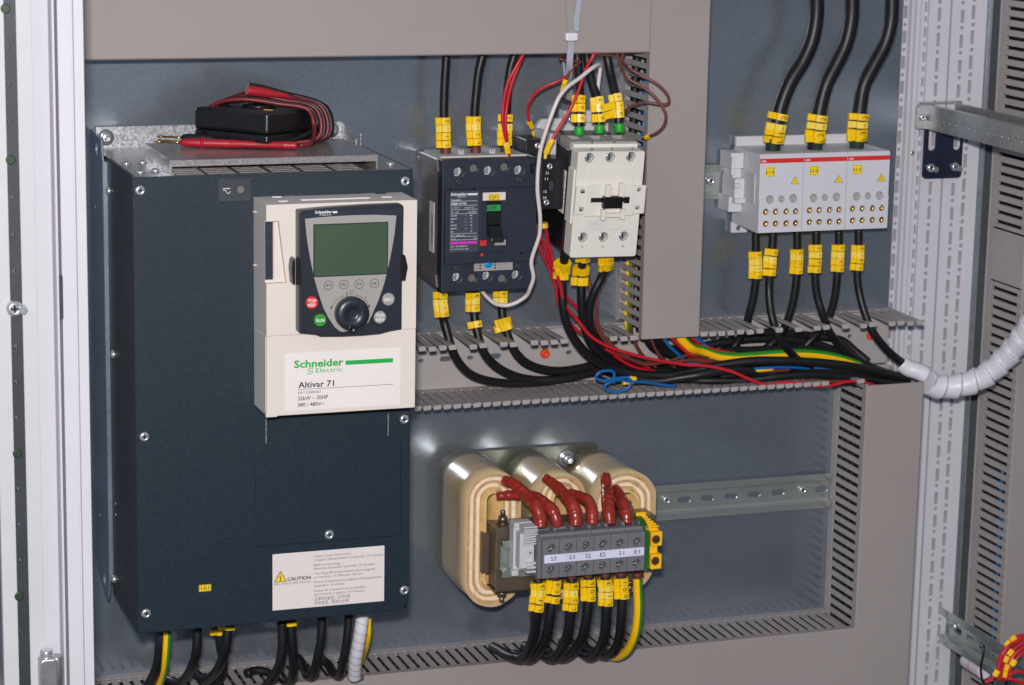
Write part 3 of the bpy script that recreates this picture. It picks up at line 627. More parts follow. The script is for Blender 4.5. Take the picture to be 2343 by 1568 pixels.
kn = MB().lathe([(rr, 5.5), (rr, -1.5), (rr*.93, -3.2), (rr*.42, -3.4), (rr*.36, -2.4), (rr*.2, -1.8)], (p.x, YK-5.5, p.z), 'y', 48).build('navigation_knob', 'keyblack', kp)
p = at(2, 697, 962, YK-8.7); MB().lathe([(3.5, 0), (3.3, -.7), (2.3, -.75), (1.4, -.2), (.4, 0)], (p.x, YK-8.75, p.z), 'y', 24).build('finger_dimple', 'blackp', kn)
b = MB(); Yl = YK-.62
for L_ in ([(648,758),(610,778),(585,805),(571,835)], [(722,754),(757,768),(783,792),(800,825)]): b.tube([tuple(at(2, a, bb, Yl)) for a, bb in L_], .22, 5, step=1)
for a, bb, s_ in ((571,833,-1),(800,824,1)):
    p = at(2, a, bb, Yl); b.prism([(p.x-1, p.z+1), (p.x+1, p.z+1.1), (p.x+s_*.25, p.z-1.4)], 'xz', Yl-.1, Yl)
p = at(2, 665, 748, Yl); b.box(p.x-.35, p.x+.35, Yl-.1, Yl, p.z-2.3, p.z+2.3)
p = at(2, 694, 747, Yl); b.box(p.x-1.2, p.x+1.6, Yl-.1, Yl, p.z-.15, p.z+.15); b.prism([(p.x-2, p.z), (p.x-.8, p.z+.6), (p.x-.8, p.z-.6)], 'xz', Yl-.1, Yl)
b.build('dial_arrows', 'ink', fp)
letters('dial_print', [T(2, 586, 775, '-', 594, 14, Yl), T(2, 775, 775, '+', 788, 14, Yl), T(2, 681, 738, 'ENT', 708, 11, Yl)], 'ink', fp)
for a0, b0, a1, b1 in ((352,533,384,690),(990,506,1012,663)):
    x0_, x1_, z0_, z1_ = rect(2, a0, b0, a1, b1, YK); MB().box(x0_, x1_, YK-.9, YK-.01, z0_, z1_).build('clip_slot', 'blackp', kp, bevel=.3)
q = P2(2, [(1010,507),(1022,512),(1037,580),(1022,665),(1008,665)], YK); MB().prism(q, 'xz', YK-.5, YC-.02).build('release_clip', 'blackp', kp, bevel=.5)
q = P2(2, [(352,530),(335,545),(330,600),(338,690),(352,692)], YK); MB().prism(q, 'xz', YK+1, YC-.02).build('release_clip', 'blackp', kp, bevel=.5)

# ================================================================== multimeter on the drive with its wound test leads
Rm = Matrix.Translation((125,-141,18.2)) @ Matrix.Rotation(math.atan2(.66,.75), 4, 'Z') @ Matrix.Rotation(D2R(2.2), 4, 'Y')
mm = thing('multimeter', (125,-141,12), 'black pocket multimeter lying face up on the drive cover, wrapped in its test leads', 'multimeter')
def shell(x0, x1, y0, y1, z0, z1, name, m, bev, seg=4): return MB().box(x0, x1, y0, y1, z0, z1, Rm).build(name, m, mm, bevel=bev, seg=seg)
shell(0, 95, 0, 78, 7.5, 26, 'upper_shell', 'blackp', 3.2); shell(.3, 94.7, .3, 77.7, -.5, 7.2, 'lower_shell', 'blackp', 2.6)
shell(5, 90, 5, 73, 26, 26.5, 'face_panel', 'darkrail', .3); shell(60, 86, 12, 64, 26.5, 27, 'display_window', 'greyp', .2)
MB().lathe([(15, 0), (14.5, 2.6), (9, 3.4)], (0,0,0), 'z', 28, Rm @ Matrix.Translation((40, 38, 26.4)), True).build('range_dial', 'blackp', mm)
MB().box(28, 52, 35.5, 40.5, 29.5, 33, Rm).build('dial_grip', 'blackp', mm, bevel=.6)
MB().lathe([(2.6, 0), (2.4, 2.4), (1.4, 3)], (0,0,0), 'z', 14, Rm @ Matrix.Translation((60, 60, 26.4))).build('power_button', 'redpr', mm)
MB().box(22, 25, 12, 20, 26.5, 26.9, Rm).build('yellow_mark', 'yellowst', mm)
def lead(name, m, mp, lab, x0s, hz, e, plug):
    """probe end -> loops round the meter -> plug, in the meter's own frame"""
    pts = [e, e + Vector((10, 3, 1))]
    for k, x0 in enumerate(x0s):
        h = hz + 2.4*k
        loop = [(x0,-7.5-k,2),(x0+3,-9-k,13),(x0,-5,26+h*.4),(x0-14,16,30+h),(x0-32,42,33+h),(x0-38,64,29+h*.6),(x0-38,82,17),(x0-34,83,4),(x0-30,52,-3.2),(x0-16,22,-3.2)]
        pts += [Rm @ Vector(q) for q in loop[(1 if k == 0 else 0):]]
    x0 = x0s[-1]+5
    pts += [Rm @ Vector((x0, -8, 3)), Rm @ Vector((x0+2, -9, 14)), Rm @ Vector((x0+2, -3, 27)), Rm @ Vector((x0-8, 10, 33))] + plug
    b = MB().tube(pts, 2.0, 8); o = b.build(name, m); tag(o, lab, 'test lead', 'multimeter test leads'); return o
def probe(par, m, A, B, tip):
    d = (B-A).normalized(); L_ = (B-A).length; mt = Matrix.Translation(A) @ d.to_track_quat('Z', 'Y').to_matrix().to_4x4()
    prof = [(2.0,0),(2.8,1.5),(3.5,5),(3.8,17),(3.7,18),(6.4,18.4),(6.4,19.6),(3.8,20)]
    z = 21
    while z < 40: prof += [(4.0,z),(3.5,z+.7)]; z += 1.5
    prof += [(3.7,42),(3.1,60),(3.3,L_-12)]; z = L_-11
    while z < L_-2: prof += [(3.6,z),(3.2,z+.7)]; z += 1.5
    prof += [(3.6,L_-1),(2.3,L_)]
    MB().lathe(prof, (0,0,0), 'z', 18, mt).build('probe_handle', m, par)
    MB().lathe([(.9,tip),(.95,-3),(.95,0)] if True else 0, (0,0,0), 'z', 10, mt).lathe([(.15,tip-5),(1.15,tip-2.5),(1.15,tip-1),(.9,tip)], (0,0,0), 'z', 10, mt).build('probe_tip', 'brass', par)
A1 = atz(26, 115, 862, 16.8); B1 = atz(26, 1710, 905, 16.2)
A2 = A1 + Vector((6, 24, 1.0)); B2 = B1 + Vector((-10, 22, .5))
for x in (B1, A1): pass
PL = []
for dy, dz in ((0, 0), (9, 1.5)): PL.append((at(26, 1020, 150, -98) + Vector((dy*.3, dy, dz)), at(26, 1520, 222, -96) + Vector((dy*.3, dy, dz*.3))))
def plug_end(k, dz): A, B = PL[k]; d = (B-A).normalized(); return [B + d*9 + Vector((0, 0, -1.5)), B + d*1]
r1 = lead('test_lead', 'redw', 'redp', 'red rubber test lead wound round the meter, probe handle lying in front', (54, 64, 73), 1, B1 + (B1-A1).normalized()*1.5, plug_end(0, 0))
probe(r1, 'redp', A1, B1, -17)
r2 = lead('test_lead', 'black', 'blackp', 'black test lead wound round the meter beside the red one, probe tip peeping out', (58.5, 69, 78), 2, B2 + (B2-A2).normalized()*1.5, plug_end(1, 0))
probe(r2, 'blackp', A2, B2, -17)
for par, m, k in ((r1, 'redp', 0), (r2, 'blackp', 1)):
    A, B = PL[k]
    d = (B-A).normalized(); L_ = (B-A).length; mt = Matrix.Translation(A) @ d.to_track_quat('Z', 'Y').to_matrix().to_4x4()
    MB().lathe([(4.2,0),(4.4,1),(4.2,L_*.45),(3.8,L_*.6)] + [q for k in range(6) for q in ((4.0-.3*k, L_*.62+k*3), (3.3-.3*k, L_*.62+k*3+1.6))], (0,0,0), 'z', 16, mt).build('plug_boot', m, par)
# ================================================================== circuit breaker
YN = -75
br = thing('circuit_breaker', (348, 0, -130), 'dark blue moulded case circuit breaker switched off, with yellow 1QF1 tag', 'circuit breaker')
fr = MB().prism([(303,-9.5),(393,-9.5),(393,-36),(392,-119),(390,-131),(303,-131)], 'xz', YN, YN+14).build('front_cover', 'navyp', br, bevel=.8)
body = MB().box(303.6, 391.5, YN+14.02, -8, -130, -10.2).build('case', 'clear', br, bevel=.5)
MB().box(306, 389, YN+16, -9, -10.18, -8.4).build('top_housing', 'greylt', br)
for x in (327.5, 357.5):
    b = MB(); b.box(x, x+5.2, -46, -14, -8.38, -7.4)
    for k in range(3): b.box(x+k*2.1, x+k*2.1+1, -46, -14, -7.38, -4.5)
    b.build('barrier_rib', 'greylt', br)
for za, zb in ((-21,-10.5),(-128,-117)): MB().prism([(YN+10, za), (YN+14, zb), (-4, zb), (-4, za+2), (YN+16, za)], 'yz', 301.6, 303.58).build('side_wedge', 'clear', br, bevel=.3)
for z in (-16, -124): MB().lathe([(1.6,0),(1.4,-2)], (302.5, -4, z), 'y').build('rivet', 'steel', br)
x0, x1, z0, z1 = 0,0, at(4,130,870,-30).z, at(4,130,500,-30).z
sb = MB().box(303.2, 303.58, -50, -36, z0, z1).build('barcode_sticker', 'paper', br)
b = MB(); z = z0+8
while z < z1-12: hh = random.choice((.3,.5,.8)); b.box(303.1, 303.18, -47, -42, z, z+hh); z += hh+random.choice((.4,.6,.9))
b.build('barcode', 'ink', sb)
mid = MB().prism([(305,-36),(393,-36),(392.5,-104.6),(305.4,-104.8)], 'xz', YN-4, YN-.02).build('toggle_cover', 'navyp', br, bevel=.6)
c = MB(); holes = []
for v, L_ in ((4, [(362,300,4.7),(585,290,4.7),(810,285,4.7),(475,270,3.9),(702,262,3.9),(350,1080,4.5),(572,1070,4.5),(790,1062,4.5),(685,1088,3.9),(462,1085,3.9)]),):
    for a, bb, r in L_:
        p = at(v, a, bb, YN); holes.append((p.x, p.z, r)); c.cyl((p.x, 0, p.z), r, YN-3, YN+9, 'y', 24)
cut(fr, c)
for i, (x, z, r) in enumerate(holes):
    if i in (0,1,2,5,6,7):
        MB().lathe([(r*.99, YN+8.9), (r*.99, YN+8.5)], (x, 0, z), 'y', 24).build('terminal_well', 'greylt', br)
        MB().prism([(x-r*.8, z-2.4), (x-r*.9, z+1), (x-.5, z+r*.85), (x+1.2, z+r*.4), (x+.6, z-r*.6)], 'xz', YN+4.5, YN+7).build('terminal_screw', 'steel', br, bevel=.6)
    else: MB().lathe([(r*.98, YN+4), (r*.98, YN+3.6)], (x, 0, z), 'y', 24).build('blanking_plug', 'clear', br)
for a, bb in ((362,368),(812,355),(352,1012),(800,995)):
    p = at(4, a, bb, YN); screw(br, (p.x, YN-.05, p.z), 2.7, 'y', .9, m='darkrail')
for a, bb in ((300,428),(475,424),(827,897)):
    p = at(4, a, bb, YN-4); MB().lathe([(1.25,0),(1.2,-.2),(.6,.0)], (p.x, YN-4.02, p.z), 'y', 14).build('pin_hole', 'matt', mid)
def R4(a0, b0, a1, b1, Y, v=4): x0, x1, z0, z1 = rect(v, a0, b0, a1, b1, Y); return x0, x1, z0, z1
Yp = YN-4.02
x0, x1, z0, z1 = R4(187, 97, 577, 918, Yp, 27)
pl = MB().box(x0, x1, Yp-.25, Yp, z0, z1).build('rating_plate', 'darkrail', br); pl.data.materials[0] = mat('plate_print_ground', (66,68,82), .4, 0, .05, 60)
Yt = Yp-.3
letters('maker_name', [T(27, 202, 150, 'Schneider', 418, 34, Yt, bold=.03), T(27, 296, 172, 'Electric', 412, 17, Yt)], 'inkw', pl)
letters('rating_print', [T(27, 202, 222, 'Compact', 345, 20, Yt, bold=.01), T(27, 202, 278, 'NS80 H-MA', 420, 28, Yt, bold=.02), T(27, 202, 330, 'Ui  750 V', 320, 18, Yt), T(27, 386, 325, 'Uimp 8 kV', 520, 18, Yt),
  T(27, 202, 388, 'Ue   (V)', 303, 19, Yt), T(27, 444, 380, 'Icu (kA)', 544, 18, Yt)] +
  [T(27, 200-k, 438+44*k, a_, None, 18, Yt) for k, a_ in enumerate(('220/240','380/415','440','500/525','660/690','250'))] +
  [T(27, 494-k*.6, 431+43.6*k, a_, None, 18, Yt, 'r') for k, a_ in enumerate(('100','70','65','25','6','10'))] +
  [T(27, 392, 432+44*k, '~', 420, 20, Yt) for k in range(5)] + [T(27, 196, 714, 'Ics = 100% Icu', 388, 18, Yt), T(27, 196, 757, 'cat A', 265, 18, Yt), T(27, 510, 748, 'ICB', 562, 18, Yt),
  T(27, 195, 864, 'IEC / EN 60947-2', 425, 20, Yt), T(27, 194, 900, 'UTE VDE BS CEI UNE', 446, 15, Yt)], 'inkw', pl)
b = MB()
for y_ in (233, 293, 350, 405, 680, 721, 766): p = at(27, 198, y_-2, Yt); q = at(27, 566, y_-2, Yt); b.box(p.x, q.x, Yt-.05, Yt, p.z-.13, p.z+.13)
x0, x1, z0, z1 = R4(427, 118, 568, 140, Yt, 27); b.box(x0, x1, Yt-.05, Yt, z0, z1)
b.build('rules', 'inkw', pl)
x0, x1, z0, z1 = R4(193, 788, 563, 808, Yt, 27); MB().box(x0, x1, Yt-.05, Yt, z0, z1).build('magenta_band', 'magenta', pl)
x0, x1, z0, z1 = R4(598, 100, 962, 912, Yp, 27)
hp = MB().box(x0, x1, Yp-1.4, Yp-.01, z0, z1).build('handle_plate', 'navyp', br, bevel=.4)
Yh = Yp-1.42
x0, x1, z0, z1 = R4(640, 108, 952, 208, Yh, 27); wp = MB().box(x0, x1, Yh-.5, Yh, z0, z1).build('label_holder', 'cream', br, bevel=.2)
x0, x1, z0, z1 = R4(716, 127, 868, 208, Yh, 27); ys = MB().box(x0, x1, Yh-.7, Yh-.52, z0, z1).build('identification_tag', 'yellowst', br)
letters('lettering', [T(27, 738, 188, '1QF1', 852, 36, Yh-.78, bold=.01)], 'ink', ys)
b = MB()
for q in ((x0+.5,x1-.5,z1-.75,z1-.5),(x0+.5,x1-.5,z0+.5,z0+.75),(x0+.5,x0+.75,z0+.75,z1-.75),(x1-.75,x1-.5,z0+.75,z1-.75)): b.box(q[0], q[1], Yh-.78, Yh-.71, q[2], q[3])
b.build('border', 'ink', ys)
x0, x1, z0, z1 = R4(694, 222, 886, 700, Yh, 27); MB().box(x0, x1, Yh-.3, Yh, z0, z1).build('toggle_slot', 'matt', br)
x0, x1, z0, z1 = R4(694, 278, 880, 354, Yh, 27); of = MB().box(x0, x1, Yh-.9, Yh-.31, z0, z1).build('position_flag', 'offg', br)
letters('lettering', [T(27, 699, 344, 'OFF', 832, 46, Yh-1.0)], 'ink', of)
x0, x1, z0, z1 = R4(700, 380, 880, 540, Yh, 27)
b = MB(); b.box(x0, x1, Yh-2, Yh-.31, z0, z1); b.box(x0, x1, Yh-2.6, Yh-2.01, z0+2, z0+3.2); b.box(x0, x1, Yh-2.6, Yh-2.01, z1-6, z1-5); b.build('toggle_drum', 'blackp', br)
p = at(27, 790, 560, Yh); xh = (x0+x1)/2
MB().prism([(Yh-.3, p.z+1), (Yh-3, p.z), (Yh-12, p.z-9.5), (Yh-13, p.z-13.4), (Yh-8, p.z-13), (Yh-.3, p.z-8)], 'yz', x0+.3, x1-.3).build('toggle_handle', 'blackp', br, bevel=.7)
x0, x1, z0, z1 = R4(600, 767, 688, 838, Yh, 27); MB().box(x0, x1, Yh-.4, Yh, z0, z1).build('trip_button', 'redpr', br)
x0, x1, z0, z1 = R4(803, 762, 955, 828, Yh, 27); mp_ = MB().box(x0, x1, Yh-.4, Yh, z0, z1).build('trip_unit_tag', 'faceplate', br)
letters('lettering', [T(27, 838, 812, 'MA80', 920, 26, Yh-.5)], 'inkgrey', mp_)
p = at(27, 603, 951, YN); MB().lathe([(1.5,0),(1.3,-2.5)], (p.x, YN-3, p.z), 'y').build('test_button', 'redpr', br)
x0, x1, z0, z1 = R4(521, 1012, 1050, 1168, YN-.2, 27); dp = MB().box(x0, x1, YN-.4, YN-.02, z0, z1).build('setting_plate', 'faceplate', br)
p = at(27, 704, 1080, YN); MB().lathe([(5.0,0),(4.8,-2.4)], (p.x, YN-.42, p.z), 'y', 28).build('dial_ring', 'greylt', dp)
MB().lathe([(4.35,0),(4.2,-.6),(.3,-.7)], (p.x, YN-2.8, p.z), 'y', 28).build('setting_dial', 'cyan', dp)
Yd = YN-.46
letters('setting_print', [T(27, 531, 1052+k*38, a_, 582, 20, Yd) for k, a_ in enumerate(('9.In','8.In','7.In','6.In'))] + [T(27, 852, 1036+k*38.5, a_, 914, 20, Yd) for k, a_ in enumerate(('11.In','12.In','13.In','14.In'))], 'inkgrey', dp)
b = MB()
for k in range(4):
    for a_ in (606, 808): q = at(27, a_, 1038+38*k - (a_ > 700)*6, Yd); b.box(q.x-.8, q.x+.8, Yd-.05, Yd, q.z-.8, q.z+.8)
q = at(27, 945, 1060, Yd)
for dx_ in (0, 1.3, 2.6): b.box(q.x+dx_, q.x+dx_+.2, Yd-.05, Yd, q.z-3.2+dx_, q.z+3.4)
b.build('setting_scale', 'ink', dp)

# ================================================================== contactor (leaning slightly forward at the top)
Rc = Matrix.Translation((449, -60, -43)) @ Matrix.Rotation(D2R(6.5), 4, 'X') @ Matrix.Rotation(D2R(1.0), 4, 'Y') @ Matrix.Translation((-449, 60, 43))
ct = thing('contactor', (450, -8, -90), 'white three pole contactor with black slider, green capped cables on top', 'contactor')
YK2 = -117
x0c, x1c, z0c, z1c = 414.8, 479.6, -91.5, 7.8
fc = MB().prism(rrect(x0c, x1c, z0c, z1c, 2.2), 'xz', YK2, YK2+16, Rc).build('front_cover', 'cream2', ct, bevel=1.1)
c = MB()
sc = []
def F(v, a, bb, Y=YK2):          # pixel -> point in the contactor's own (untilted) frame, on its front plane
    Ri = Rc.inverted(); o_ = Ri @ CC; d_ = (Ri.to_3x3() @ ray(v, a, bb)); return o_ + d_*((Y-o_.y)/d_.y)
for a, bb in ((1332,193),(1488,190),(1640,185),(1283,783),(1437,780),(1586,775)):
    p = F(4, a, bb); sc.append(p); c.lathe([(4.6, YK2-2), (4.6, YK2+6)], (0,0,0), 'y', 24, Rc @ Matrix.Translation((p.x, 0, p.z)))
cut(fc, c)
for p in sc:
    MB().lathe([(4.5, YK2+5.9), (4.5, YK2+5.5)], (0,0,0), 'y', 24, Rc @ Matrix.Translation((p.x, 0, p.z))).build('screw_well', 'railm', ct)
    MB().lathe([(3.4, YK2+5.4), (3.4, YK2+3), (2.6, YK2+2)], (0,0,0), 'y', 20, Rc @ Matrix.Translation((p.x-.8, 0, p.z))).build('terminal_screw', 'steel', ct)
    MB().box(p.x-1.3, p.x-.3, YK2+1.6, YK2+1.95, p.z-2.6, p.z+2.6, Rc).build('screw_slot', 'matt', ct)
bb_ = MB(); bb_.box(x0c-1.0, x1c+.5, YK2+20, -62, z0c+1, z1c-3.5, Rc); bb_.box(x0c+3, x1c+3, -61.9, -8, z0c+6, z1c-6, Rc); bb_.build('body', 'blackp', ct, bevel=.8)
MB().box(x0c+1, x1c-1, YK2+16.1, YK2+19.9, z0c+1.5, z1c+3, Rc).build('cover_skirt', 'cream2', ct, bevel=.4)
tb = MB().box(x0c-.5, x1c, YK2+20.1, -70, z1c-3.4, z1c+4.2, Rc).build('terminal_top', 'faceplate', ct, bevel=.4); pass  # grey instead of off-white: grazing light on the top put into the colour
c = MB()
for k in range(2): c.box(x0c+19.5+k*21.5, x0c+22+k*21.5, YK2+18, -72, z1c+.5, z1c+8, Rc)
for k in range(3): c.box(x0c+4+k*21.5, x0c+15+k*21.5, -88, -74, z1c-2, z1c+8, Rc)
cut(tb, c)
for k in range(3): MB().lathe([(2.6,0),(2.6,3)], (0,0,0), 'z', 14, Rc @ Matrix.Translation((x0c+11+k*21.5, -82, z1c-1))).build('clamp_screw', 'steel', ct)
MB().box(x0c-1.6, x0c+2.2, YK2+3, YK2+17, -60, -10, Rc).build('side_rib', 'cream2', ct, bevel=.3)
def fbox(v, a0, b0, a1, b1, d0, d1, name, m, par=ct, bev=.4):
    p = F(v, a0, b0); q = F(v, a1, b1); return MB().box(p.x, q.x, YK2-d1, YK2-d0, q.z, p.z, Rc).build(name, m, par, bevel=bev)
fbox(4, 1316, 262, 1648, 400, .02, .8, 'label_field', 'cream2'); fbox(4, 1285, 615, 1612, 722, .02, .8, 'label_field', 'cream2')
fbox(4, 1228, 398, 1727, 600, .02, 3.0, 'latch_band', 'cream2', bev=.7)
fbox(4, 1300, 380, 1640, 612, 3.02, 4.2, 'latch_centre', 'cream2', bev=.6)
for a0, b0, a1, b1 in ((1432,375,1462,468),(1532,365,1562,466),(1398,560,1424,636),(1540,556,1566,632)): fbox(4, a0, b0, a1, b1, 4.2, 9, 'guide_post', 'cream2', bev=.5)
fbox(4, 1426, 588, 1540, 615, 4.2, 8, 'guide_bridge', 'cream2')
for a0, b0, a1, b1 in ((1256,418,1286,446),(1676,406,1702,432),(1246,550,1276,580),(1662,540,1690,566)): fbox(4, a0, b0, a1, b1, 3.0, 3.3, 'latch_window', 'faceplate', bev=0)
for a0, b0, a1, b1 in ((1258,434,1284,446),(1248,568,1262,580),(1678,422,1690,431),(1664,556,1676,565)): fbox(4, a0, b0, a1, b1, 3.3, 3.5, 'window_gap', 'matt', bev=0)
fbox(4, 1330, 480, 1412, 512, 4.25, 4.6, 'slider_slot', 'matt', bev=0); fbox(4, 1546, 480, 1610, 508, 4.25, 4.6, 'slider_slot', 'matt', bev=0)
fbox(4, 1412, 462, 1548, 548, 4.3, 9.5, 'slider', 'blackp', bev=.8)
b = MB()
for k in range(5): p = F(4, 1432+k*25, 470); b.box(p.x-.4, p.x+.4, YK2-10.2, YK2-9.52, p.z-9, p.z, Rc)
b.build('slider_ribs', 'blackp', ct); fbox(4, 1572, 470, 1606, 514, 4.7, 7, 'slider_tab', 'blackp'); fbox(4, 1548, 484, 1572, 500, 4.7, 6, 'slider_neck', 'blackp', bev=0)
def FT(v, a, bb, body, a1, cap, m='inkgrey', d=.06):
    p = F(v, a, bb); q = F(v, a1, bb); k = V[v][2]*.36
    return (body, p.x, p.z, YK2-d, q.x-p.x, cap*k)
letters('terminal_numbers', [FT(4,1343,137,'1',1354,24), FT(4,1488,134,'3',1506,24), FT(4,1638,131,'5',1657,24), FT(4,1265,862,'2',1283,24), FT(4,1418,860,'4',1434,24), FT(4,1568,855,'6',1584,24)], 'inkgrey', ct, frame=Rc)
st_ = letters('inspection_stamp', [FT(4,1330,695,'ОТК 2',1412,28,d=.95)], 'blue', ct, frame=Rc)
stm = mat('faded_blue_stamp', (150,178,206), .5); st_.data.materials[0] = stm
p = F(4, 1318, 660); q = F(4, 1436, 708); b = MB()
for w_ in ((p.x,q.x,p.z-.25,p.z),(p.x,q.x,q.z,q.z+.25),(p.x,p.x+.25,q.z+.25,p.z-.25),(q.x-.25,q.x,q.z+.25,p.z-.25)): b.box(w_[0], w_[1], YK2-.95, YK2-.85, w_[2], w_[3], Rc)
b.build('stamp_frame', 'ink', ct).data.materials[0] = stm
# side sticker
ss = MB().box(x0c-1.5, x0c-1.03, -94, -74, -56, -16, Rc).build('side_sticker', 'paper', ct)
fr_ = Rc @ Matrix.Translation((x0c-1.56, 0, 0)) @ Matrix.Rotation(-math.pi/2, 4, 'Z')
letters('certification_marks', [('K3', 82, -26, 0, 5, 5), ('PC', 75.5, -29, 0, 3.6, 4), ('КМИ-98010 95A', 75, -35, 0, 17, 2.0), ('Ie (A) 95  Ui 660', 75, -39, 0, 15, 1.6), ('In 95  125', 75, -43, 0, 12, 1.6), ('~380 В  AC-3', 75, -48, 0, 12, 1.6)], 'ink', ss, frame=Rc @ Matrix.Translation((x0c-1.56, -9.5, 0)) @ Matrix(((0,1,0,0),(-1,0,0,0),(0,0,1,0),(0,0,0,1))))
# mounting base seen behind
b = MB(); x0_, x1_, z0_, z1_ = rect(21, 380, 815, 800, 1080, -12); b.prism([(x0_, z0_-60), (x0_, z1_-6), (x0_+5, z1_), (486, z1_+1), (486, z0_-60)], 'xz', -16, -9)
x0_, x1_, z0_, z1_ = rect(21, 668, 712, 1050, 815, -14); b.box(x0_, x1_, -24, -8, z0_-2, z1_)
b.build('mounting_base', 'greylt', ct, bevel=.6)
p = at(21, 790, 825, -26); screw(ct, (p.x, -24.2, p.z), 3.5, 'y', 2)
# ---- auxiliary switches at its left
ax = thing('auxiliary_contact', (405, -8, -70), 'black auxiliary contact block numbered 23 11 12 24, left of the contactor', 'contact block')
x0a, x1a, z0a, z1a = rect(4, 972, 203, 1092, 572, -92)
MB().box(x0a, x1a+7, -92, -30, z0a, z1a).build('block', 'blackp', ax, bevel=.7)
MB().box(x0a-4.5, x0a-.02, -88, -60, z1a-14, z1a-6).build('latch', 'blackp', ax, bevel=.5)
for a, bb in ((1035,255),(1010,522)): p = at(4, a, bb, -92); screw(ax, (p.x, -92.02, p.z), 2.9, 'y', 1.8)
p = at(4, 1040, 400, -92); MB().box(p.x-1.4, p.x+2.4, -93.5, -92.02, p.z-4.2, p.z+4.2).build('plunger', 'darkrail', ax, bevel=.3)
letters('contact_numbers', [T(4,1005,314,'23',1030,18,-92.08), T(4,1001,358,'11',1022,18,-92.08), T(4,992,452,'12',1014,18,-92.08), T(4,985,497,'24',1010,18,-92.08)], 'inkw', ax)
ax2 = thing('auxiliary_contact', (400, -8, -20), 'black auxiliary contact block behind, its red wire with yellow marker entering from above', 'contact block')
x0b, x1b, z0b, z1b = rect(4, 862, 58, 985, 192, -52)
MB().box(x0b, x1b, -52, -16, z0b-4, z1b).build('block', 'blackp', ax2, bevel=.7)
p = at(21, 395, 1120, -52); screw(ax2, (p.x, -52.02, p.z), 2.8, 'y', 1.8)
MB().box(x1b+4, x1b+10, -60, -10, -30, z1b+6).build('mounting_bracket', 'greylt', ax2, bevel=.3)

